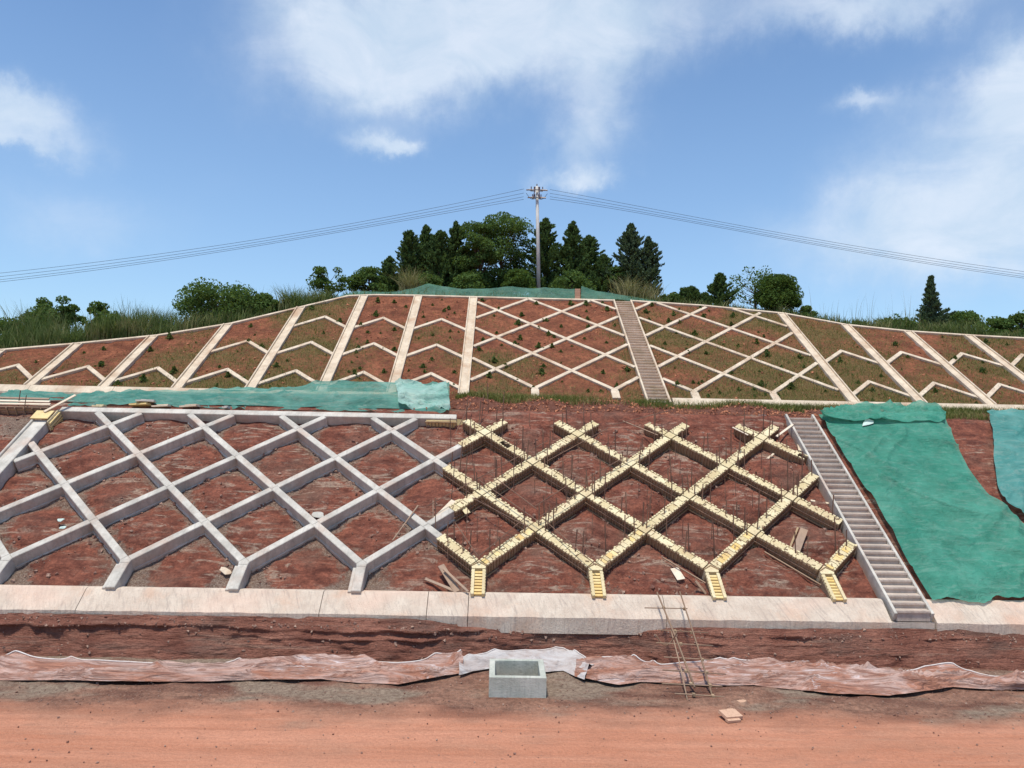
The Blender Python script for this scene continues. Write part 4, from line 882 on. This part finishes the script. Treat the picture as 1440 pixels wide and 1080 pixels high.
msk &= ~((x > 10.9) & (x < 14.2) & (t < .7)); dens = np.where(x > 13, 1., np.where((x > 4.6) & (x < 7.6), 1., .95)); msk &= rng.random(n) < dens; x, t = x[msk], t[msk]
grass('bench_grass', bench(x, t), .22, .7, .022, M['grass'], 'yellowish green grass along the back of the bench', 12)
n = 9000; x = rng.uniform(5.0, 24, n); Y = 27.75+.3*rng.random(n); kk = (fbm(x*.6, 0*x, 3, 77) > -.03); x, Y = x[kk], Y[kk]
grass('wall_foot_grass', np.stack([x, Y, 6.1+0*x], -1), .26, .6, .022, M['grass'], 'taller grass in front of the right toe wall', 13)
# crest reeds left and right
def crestline(x, d): 
    A = crestP(x); return np.stack([x, A[:, 1]+d, A[:, 2]+.55*np.clip(d/3, 0, 1)], -1)
def reeds(xa, xb, n, hg, lean, m, label, seed, dmax=2.5, wd=.035, prof=None):
    r = np.random.default_rng(seed); x = r.uniform(xa, xb, n); d = .12+r.random(n)*dmax; k = r.random(n) < np.clip(.55+1.8*fbm(x*.7, d*.5, 3, seed), .05, 1); x, d = x[k], d[k]
    V, Fc = blades(crestline(x, d), hg*(.35+1.25*vn(x*.9, d*.6, seed+3)**1.3), lean, wd, 3, seed)
    return tag(mesh('crest_reeds', V, Fc, m), label, 'grass', None, 'stuff')
reeds(-26, -8.2, 26000, .66, .55, M['tall'], 'tall rank grass along the left crest of the hill', 21)
reeds(-20.5, -11.0, 8000, 1.1, .4, M['tall'], 'high feathery reeds on the left crest between the bushes', 22)
reeds(13.2, 26, 8000, .36, .5, M['tall'], 'low grass along the right crest of the hill', 23)
reeds(14, 20, 420, 1.25, .2, M['drygrass'], 'sparse thin dry stalks on the right crest', 24, 2., .018)
reeds(-8, 13.2, 9000, .35, .6, M['tall'], 'undergrowth grass behind the crest beam', 25, 4.)
reeds(17.5, 22, 2500, .6, .6, M['tall'], 'thick grass at the foot of the lone right conifer', 26, 1.5)

# seedlings
def leaf_cloud(C, r, size, rs, flat=.0, el=1.6):
    """quads round centres C"""
    n = len(C); a = rs.normal(size=(n, 3)); a /= np.linalg.norm(a, axis=1)[:, None]; b = np.cross(a, rs.normal(size=(n, 3))); b /= np.linalg.norm(b, axis=1)[:, None]; s = size*(.6+.8*rs.random(n))[:, None]
    P = np.stack([C-a*s*el/2, C+b*s*.5, C+a*s*el/2, C-b*s*.5], 1); return P.reshape(-1, 3), np.arange(4*n).reshape(n, 4)
seed_me = []
for v in range(4):
    rs = np.random.default_rng(50+v); n = 110; t = rs.random(n); C = np.stack([rs.normal(size=n)*.085*(1.1-t), rs.normal(size=n)*.085*(1.1-t), .02+t*.22], -1); V, Fc = leaf_cloud(C, 0, .075, rs)
    o = mesh('seedling', V, Fc, M['seed']); seed_me.append(o)
cnt = 0
for row in range(14):
    for i in range(60):
        s = -.2+row*.68+random.uniform(-.3, .3); x = -21.5+i*.77+random.uniform(-.38, .38)+(row % 2)*.35
        if s > crest(x)-.3 or abs(x-5.92) < .6 or min(abs(x-b) for b in BL+BR) < .35: continue
        if random.random() < (.45 if -6.5 < x < 13 else .7): continue
        if cnt >= 285: continue
        o = seed_me[cnt % 4] if cnt < 4 else seed_me[cnt % 4].copy()
        if cnt >= 4: COL.objects.link(o)
        o.location = PP(PL2, x, s, float(upper_h(np.float64(x), np.float64(s)))-.02); o.rotation_euler = (0, 0, random.uniform(0, 6)); k = random.uniform(.3, .62) if random.random() < .6 else random.uniform(.62, 1.); o.scale = (k, k, k*random.uniform(.8, 1.2))
        sec = ('among the slanting ribs at the far left' if x < -11.8 else 'among the chevrons left of the long straight rib' if x < -1.28 else 'in the diamonds left of the upper stairs' if x < 5.9
               else 'in the diamonds right of the upper stairs' if x < 13.2 else 'among the wide ribs at the far right')
        hgt_ = 'lower' if s < 2.6 else 'middle' if s < 5.6 else 'upper'
        tag(o, '%s %s seedling growing %s' % ('tiny' if k < .62 else 'bushy', {'lower': 'low', 'middle': 'mid-slope', 'upper': 'near-crest'}[hgt_], sec), 'seedling', 'seedlings planted on the upper slope'); cnt += 1
print('seedlings', cnt)

# ------------------------------------------------------------------ trees
def trunk(t, h, r, m='bark', bend=.05, rs=None):
    mb = MB(); rs = rs or np.random.default_rng(1); pts = [np.array([0, 0, -.3])]; 
    for k in range(1, 7): pts.append(np.array([rs.normal()*bend*h*.2, rs.normal()*bend*h*.2, h*k/6]))
    mb.tube(pts, r, 7, r2=r*.25); return mb, pts
def conifer(x, Y, h, wd, label, m, seed, dens=1., z=None, blunt=.75, grp='conifers on the hilltop'):
    blunt = blunt+random.Random(seed).uniform(-.05, .16)
    rs = np.random.default_rng(seed); z = hillz(x, Y) if z is None else z; t = thing('conifer_tree', label, 'tree', grp, (x, Y, z-.1))
    mb, pts = trunk(t, h*.93, .05+.02*h, rs=rs); 
    lobes = rs.random(12)*.6+.7; C = []; O = []
    nb = int(230*dens*max(.5, h/3)); 
    for k in range(nb):
        q = rs.random()**.8; a = rs.random()*2*math.pi; lb = lobes[int((a/(2*math.pi)*6+q*5)) % 12]; R = wd/2*((1-q)**blunt)*(.5+.5*min(1, (q+.06)*6))*lb*(.5+.75*rs.random())+.03
        tip = np.array([math.cos(a)*R, math.sin(a)*R, h*(.04+.94*q)+R*.35]); root = np.array([0, 0, tip[2]-R*.55]); 
        if k % 6 == 0: mb.tube([root, tip*.8+root*.2], .016, 4, r2=.006)
        n = int(36+44*R); f = (rs.random(n)**.55)[:, None]; c = root*(1-f)+tip*f+rs.normal(size=(n, 3))*np.array([.05, .05, .05])*(.55+R*.8)*(1.25-f); C.append(c)
    C = np.concatenate(C); n = len(C); up = rs.normal(size=(n, 3))*.5+np.array([0, 0, .9])+C*np.array([.5, .5, 0])/max(wd*.5, .1); up /= np.linalg.norm(up, axis=1)[:, None]
    b = np.cross(up, rs.normal(size=(n, 3))); b /= np.linalg.norm(b, axis=1)[:, None]; s = (.075*(.6+.8*rs.random(n)))[:, None]
    V = np.stack([C-up*s*.6, C+b*s*.42, C+up*s*1.2, C-b*s*.42], 1).reshape(-1, 3)
    mb.build('trunk', M['bark'], t); mesh('crown', V, np.arange(4*n).reshape(n, 4), M[m], t); return t
def broad(x, Y, h, wd, label, m, seed, dens=1., z=None, bare=.25, leaf=.072, name='broadleaf_tree', grp=None, ncl=34, cat='tree'):
    rs = np.random.default_rng(seed); z = hillz(x, Y) if z is None else z; t = thing(name, label, cat, grp, (x, Y, z-.1)); mb, pts = trunk(t, h*.75, .04+.015*h, rs=rs); C = []
    for k in range(ncl):
        a = rs.random()*2*math.pi; q = bare+(1-bare)*rs.random(); e = math.sqrt(max(0., 1-((q-.62)/.5)**2)) if name != 'shrub' else math.sqrt(max(.05, 1-q**2.5)); R = wd/2*e*(.25+.75*rs.random()**.5)
        c = np.array([math.cos(a)*R, math.sin(a)*R, h*q*.93]); st = np.array([0, 0, h*max(.08, q*.6-.05)]); mb.tube([st, (st+c)/2+np.array([0, 0, -.05]), c], .022, 4, r2=.006)
        rr = (.11+.12*rs.random())*max(.7, wd/1.6); n = int(150*dens*(.6+.8*rs.random())); d = rs.normal(size=(n, 3)); d /= np.maximum(1, np.linalg.norm(d, axis=1)/1.45)[:, None]; C.append(c+d*rr*np.array([1.1, 1.1, .7]))
    C = np.concatenate(C); V, Fc = leaf_cloud(C, 0, leaf, rs, el=1.5); mb.build('trunk' if name != 'shrub' else 'stems', M['bark'], t); mesh('crown' if name != 'shrub' else 'foliage', V, Fc, M[m], t); return t
def at(px, top, base, Y):        # hilltop position and height from where a tree stands
    P = onY(px, base, Y); T_ = onY(px, top, Y); return P[0], T_[2]
def C_(px, top, wpx, Y, lb, m='conifer', seed=0, **k):
    x, zt = at(px, top, 410, Y); z = hillz(x, Y); conifer(x, Y, zt-z+.1, wpx*1.38/1080*Y, lb, m, seed, **k)
def B_(px, top, wpx, Y, lb, m='broad', seed=0, **k):
    x, zt = at(px, top, 410, Y); z = hillz(x, Y); broad(x, Y, zt-z+.1, wpx/1080*Y, lb, m, seed, **k)
C_(576, 324, 40, 40.5, 'leftmost dark conifer of the tall hilltop clump', seed=1, blunt=.5)
C_(597, 316, 48, 41.5, 'dark conifer second from the left in the hilltop clump', seed=2, blunt=.6)
C_(617, 324, 42, 40.5, 'rounded dark conifer between two pointed ones in the clump', seed=3, blunt=.5)
C_(639, 311, 42, 41., 'sharply pointed conifer left of the big leafy tree', 'conifer', 4)
C_(655, 345, 40, 42, 'low conifer tucked behind the big leafy tree', seed=41)
B_(674, 312, 58, 40.5, 'dense leafy tree forming the left half of the tallest crown', seed=5, ncl=55, dens=1.5, bare=.08)
B_(703, 297, 76, 41.5, 'tallest leafy tree on the hilltop left of the utility pole', seed=6, ncl=85, dens=1.5, bare=.08)
C_(766, 306, 56, 41.5, 'pointed conifer directly behind the utility pole', seed=7, blunt=.7)
C_(805, 311, 46, 41., 'tall conifer first right of the pole conifer', seed=8, blunt=.7)
C_(826, 331, 50, 42., 'conifer with sloping shoulder in the middle of the right clump', seed=9, blunt=.6)
C_(848, 358, 42, 41., 'shorter conifer at the right end of the middle clump', seed=10, blunt=.6)
C_(886, 314, 50, 40.5, 'taller of the twin conifers right of the gap', 'conifer2', 11, blunt=.65)
C_(911, 333, 38, 40.2, 'shorter of the twin conifers right of the gap', 'conifer2', 12, blunt=.6)
B_(868, 374, 34, 40.5, 'small dark bush filling the gap left of the twin conifers', seed=13, name='shrub', ncl=26, dens=1.2, cat='shrub')
B_(519, 379, 50, 39.5, 'round bush at the left foot of the hilltop clump', seed=14, name='shrub', ncl=36, dens=1.4, cat='shrub')
C_(547, 361, 34, 40., 'small pointed tree at the left flank of the clump', seed=15, blunt=.7)
B_(461, 376, 50, 38.5, 'thin light green tree standing alone left of the clump', 'light', 16, ncl=26, dens=.75, bare=.3)
B_(728, 381, 50, 39.2, 'bright rounded bush beside the foot of the pole', 'light', 17, name='shrub', ncl=44, dens=1.3, cat='shrub')
B_(660, 388, 56, 39.6, 'dark bush under the big leafy tree', seed=18, name='shrub', ncl=40, dens=1.3, cat='shrub')
B_(600, 388, 52, 39.6, 'dark bush under the left conifers', seed=19, name='shrub', ncl=40, dens=1.3, cat='shrub')
B_(805, 384, 64, 39.4, 'dark bush under the conifers right of the pole', seed=20, name='shrub', ncl=36, dens=.9, cat='shrub')
B_(310, 404, 100, 35.6, 'dense dark round tree overhanging the left crest', seed=21, ncl=75, dens=1.4, bare=.12)
B_(372, 415, 44, 36.2, 'small leafy bush right of the dark round tree', seed=22, name='shrub', ncl=30, dens=1.2, cat='shrub')
B_(78, 415, 46, 35., 'slender dark tree rising above the left reeds', seed=23, ncl=26, dens=1.1, bare=.45)
B_(60, 437, 70, 34.5, 'dark bush at the foot of the slender left tree', seed=24, name='shrub', ncl=40, dens=1.3, cat='shrub')
B_(18, 452, 64, 34.3, 'bush at the far left edge of the crest', seed=25, name='shrub', ncl=36, dens=1.2, cat='shrub')
B_(143, 424, 28, 34.6, 'small palm-like sapling right of the slender left tree', 'broad', 26, ncl=12, dens=.8, bare=.6)
B_(108, 428, 24, 35.2, 'thin sapling between the slender tree and the palm-like one', 'broad', 261, ncl=9, dens=.8, bare=.55)
B_(160, 443, 60, 34.2, 'light green bush on the crest right of the palm-like sapling', 'light', 27, name='shrub', ncl=34, dens=1.1, cat='shrub')
C_(970, 404, 30, 38.5, 'tiny conifer right of the twin conifers', seed=28, blunt=.6)
B_(944, 413, 30, 38.5, 'low scrubby bush between the twin and the tiny conifer', seed=281, name='shrub', ncl=14, dens=.9, cat='shrub')
C_(1012, 385, 32, 38.2, 'narrow dark conifer left of the sparse tree', seed=29, blunt=.55)
C_(992, 413, 22, 38.2, 'very small conifer at the left side of the narrow dark one', seed=291, blunt=.6)
B_(1062, 377, 62, 38.5, 'sparse see-through leafy tree with bare twigs', 'broad', 30, ncl=34, dens=.32, bare=.25, leaf=.075)
B_(1093, 387, 60, 37.3, 'squat broad bright green bush tree on the right crest', 'light', 31, name='shrub', ncl=90, dens=1.5, cat='shrub', leaf=.06)
B_(1134, 432, 30, 36.8, 'scrap of bush at the right foot of the squat bush tree', seed=32, name='shrub', ncl=10, dens=.9, cat='shrub')
C_(1309, 388, 26, 35.8, 'lone slim conifer near the right edge', 'conifer2', 33, blunt=.7, dens=.9)
C_(1314, 424, 44, 35.9, 'bushy young conifer at the foot of the lone slim one', 'conifer2', 331, blunt=.6)
B_(1352, 441, 60, 36.2, 'low dark bush right of the lone conifer', seed=34, name='shrub', ncl=34, dens=1.2, cat='shrub')
B_(1400, 448, 50, 36.5, 'low dark bush second from the right edge', seed=35, name='shrub', ncl=28, dens=1.1, cat='shrub')
B_(1436, 440, 44, 36.4, 'open leafy bush cut by the right edge', seed=36, name='shrub', ncl=24, dens=.8, cat='shrub')
B_(1262, 448, 60, 36., 'light low shrub on the right crest left of the lone conifer', 'light', 37, name='shrub', ncl=24, dens=.7, cat='shrub')
B_(1208, 452, 20, 36., 'small green tuft bush on the right crest near the second rib', 'broad', 38, name='shrub', ncl=8, dens=.8, cat='shrub')
# pampas-like clumps
def clump(px, py, Y, hg, n, rad, m, label, seed):
    x, zt = at(px, py, py, Y); z = hillz(x, Y); rs = np.random.default_rng(seed); b = np.stack([rs.normal(size=n)*rad, rs.normal(size=n)*rad, 0*np.zeros(n)], -1); V, Fc = blades(b, hg, .75, .035, 4, seed)
    o = mesh('reed_clump', V, Fc, m); o.location = (x, Y, z); tag(o, label, 'reeds')
clump(409, 420, 36.3, 1.05, 420, .22, M['tall'], 'fan-shaped reed clump on the left crest beside the thin tree', 61)
clump(577, 408, 38.6, 1.25, 420, .2, M['drygrass'], 'yellowish reed clump behind the peak of the crest net', 62)
clump(882, 415, 38.4, 1.15, 300, .3, M['drygrass'], 'brownish dry reed clump under the twin conifers', 63)
clump(912, 418, 38.2, .9, 260, .3, M['drygrass'], 'low straw-coloured reed clump right of the brownish one', 64)
clump(222, 445, 34.8, 1.15, 420, .35, M['tall'], 'tall reed clump in the middle of the left crest', 65)

# ------------------------------------------------------------------ utility pole and wires
PB = onY(758, 412, 40.); PT = onY(755, 262, 40.)
up = thing('utility_pole', 'tall pale concrete utility pole on the hilltop with insulators at its head', 'utility pole', None, tuple(PB-np.array([0, 0, .6]))); PLc = PB-np.array([0, 0, .6])
mb = MB(); mb.tube([PB-np.array([0, 0, .6]), (PB+PT)/2, PT], .115, 12, r2=.075); fbuild(mb, 'shaft', M['pole'], PLc, up, True)
ends = []
for i, dz_ in enumerate((-.22, -.62)):
    for sy in (-1, 1):
        mb = MB(); c = PT+np.array([0, .12*sy, dz_]); mb.box(c, (.66 if i == 0 else .5, .035, .04)); fbuild(mb, 'crossarm', M['metal'], PLc, up)
    for sx in (-.3, -.14, .14, .3) if i == 0 else (-.22, -.11, .11, .22):
        mb = MB(); c = PT+np.array([sx, 0, dz_]); 
        mb.tube([c+np.array([0, -.12, .02]), c+np.array([0, -.12, .16])], .028, 6); fbuild(mb, 'insulator', M['porc'], PLc, up)
        mb = MB(); s_ = 1 if sx > 0 else -1; mb.tube([c+np.array([0, -.14, 0]), c+np.array([s_*.12, -.15, -.02]), c+np.array([s_*.26, -.16, -.03])], .035, 6); fbuild(mb, 'strain_insulator', M['porc'], PLc, up)
for sx in (-.16, .14):
    mb = MB(); mb.bar(PT+np.array([sx*.6, -.16, -.08]), PT+np.array([sx*1.1, -.17, -.68]), .05, .05, (0, 1, 0)); fbuild(mb, 'bracket', M['porc'], PLc, up)
mb = MB(); mb.tube([PT+np.array([0, 0, -.05]), PT+np.array([0, 0, .12])], .04, 6); fbuild(mb, 'top_pin', M['metal'], PLc, up)
for i, (sx, k) in enumerate([(-1.0, 0), (1.0, 1)]):
    mb = MB(); mb.tube([PT+np.array([sx*.55*t, -.15, -.62-.20*math.sin(math.pi*t)+.2*t]) for t in np.linspace(0, 1, 8)], .012, 5); fbuild(mb, 'jumper_wire', M['wire'], PLc, up)
def wire(a, pts, label, grp):
    """a span from the pole head through control pixels at a growing depth"""
    P = [np.array(a)]+[onY(x, y, Y) for x, y, Y in pts]; P = np.array(P); s = np.linspace(0, 1, len(P)); t = np.linspace(0, 1, 40)
    # quadratic least squares through the points, exact at the pole
    co = [np.polyfit(s, P[:, i]-P[0, i], 3, w=[50]+[1]*(len(P)-1)) for i in range(3)]; Q = np.stack([np.polyval(c, t)+P[0, i] for i, c in enumerate(co)], -1)
    mb = MB(); mb.tube(Q, .009, 5); tag(mb.build('power_line', M['wire'], smooth=True), label, 'power line', grp)
offs = [(-4, 'uppermost'), (4, 'second from the top'), (9, 'third from the top'), (14, 'lowest')]
for i, (o_, nm) in enumerate(offs):
    k = [0, .4, .75, 1.][i]
    wire(PT+np.array([-.68, -.16, -.2-.55*k]), [(560, 300+9*k, 40), (420, 329+10*k, 40), (200, 360+10*k, 40), (0, 384+13*k, 40), (-220, 403+13*k, 40), (-440, 414+13*k, 40)], nm+' of the overhead wires left of the pole', 'overhead wires left of the pole')
    wire(PT+np.array([.68, -.16, -.2-.5*k]), [(900, 290+8*k, 40), (1060, 321+9*k, 40), (1250, 354+9*k, 40), (1440, 382+9*k, 40), (1640, 404+9*k, 40), (1860, 420+9*k, 40)], nm+' of the overhead wires right of the pole', 'overhead wires right of the pole')
# red brick post between the crest nets
P = onY(812, 421, 37.); bp_ = thing('brick_post', 'little red brick post in the gap between the two crest nets', 'post', None, tuple(P)); 
for i in range(6):
    mb = MB(); mb.box((0, 0, .04+.085*i), (.26-.01*(i % 2), .2, .078)); mb.build('brick', M['block2'] if 'block2' in M else M['block'], bp_)
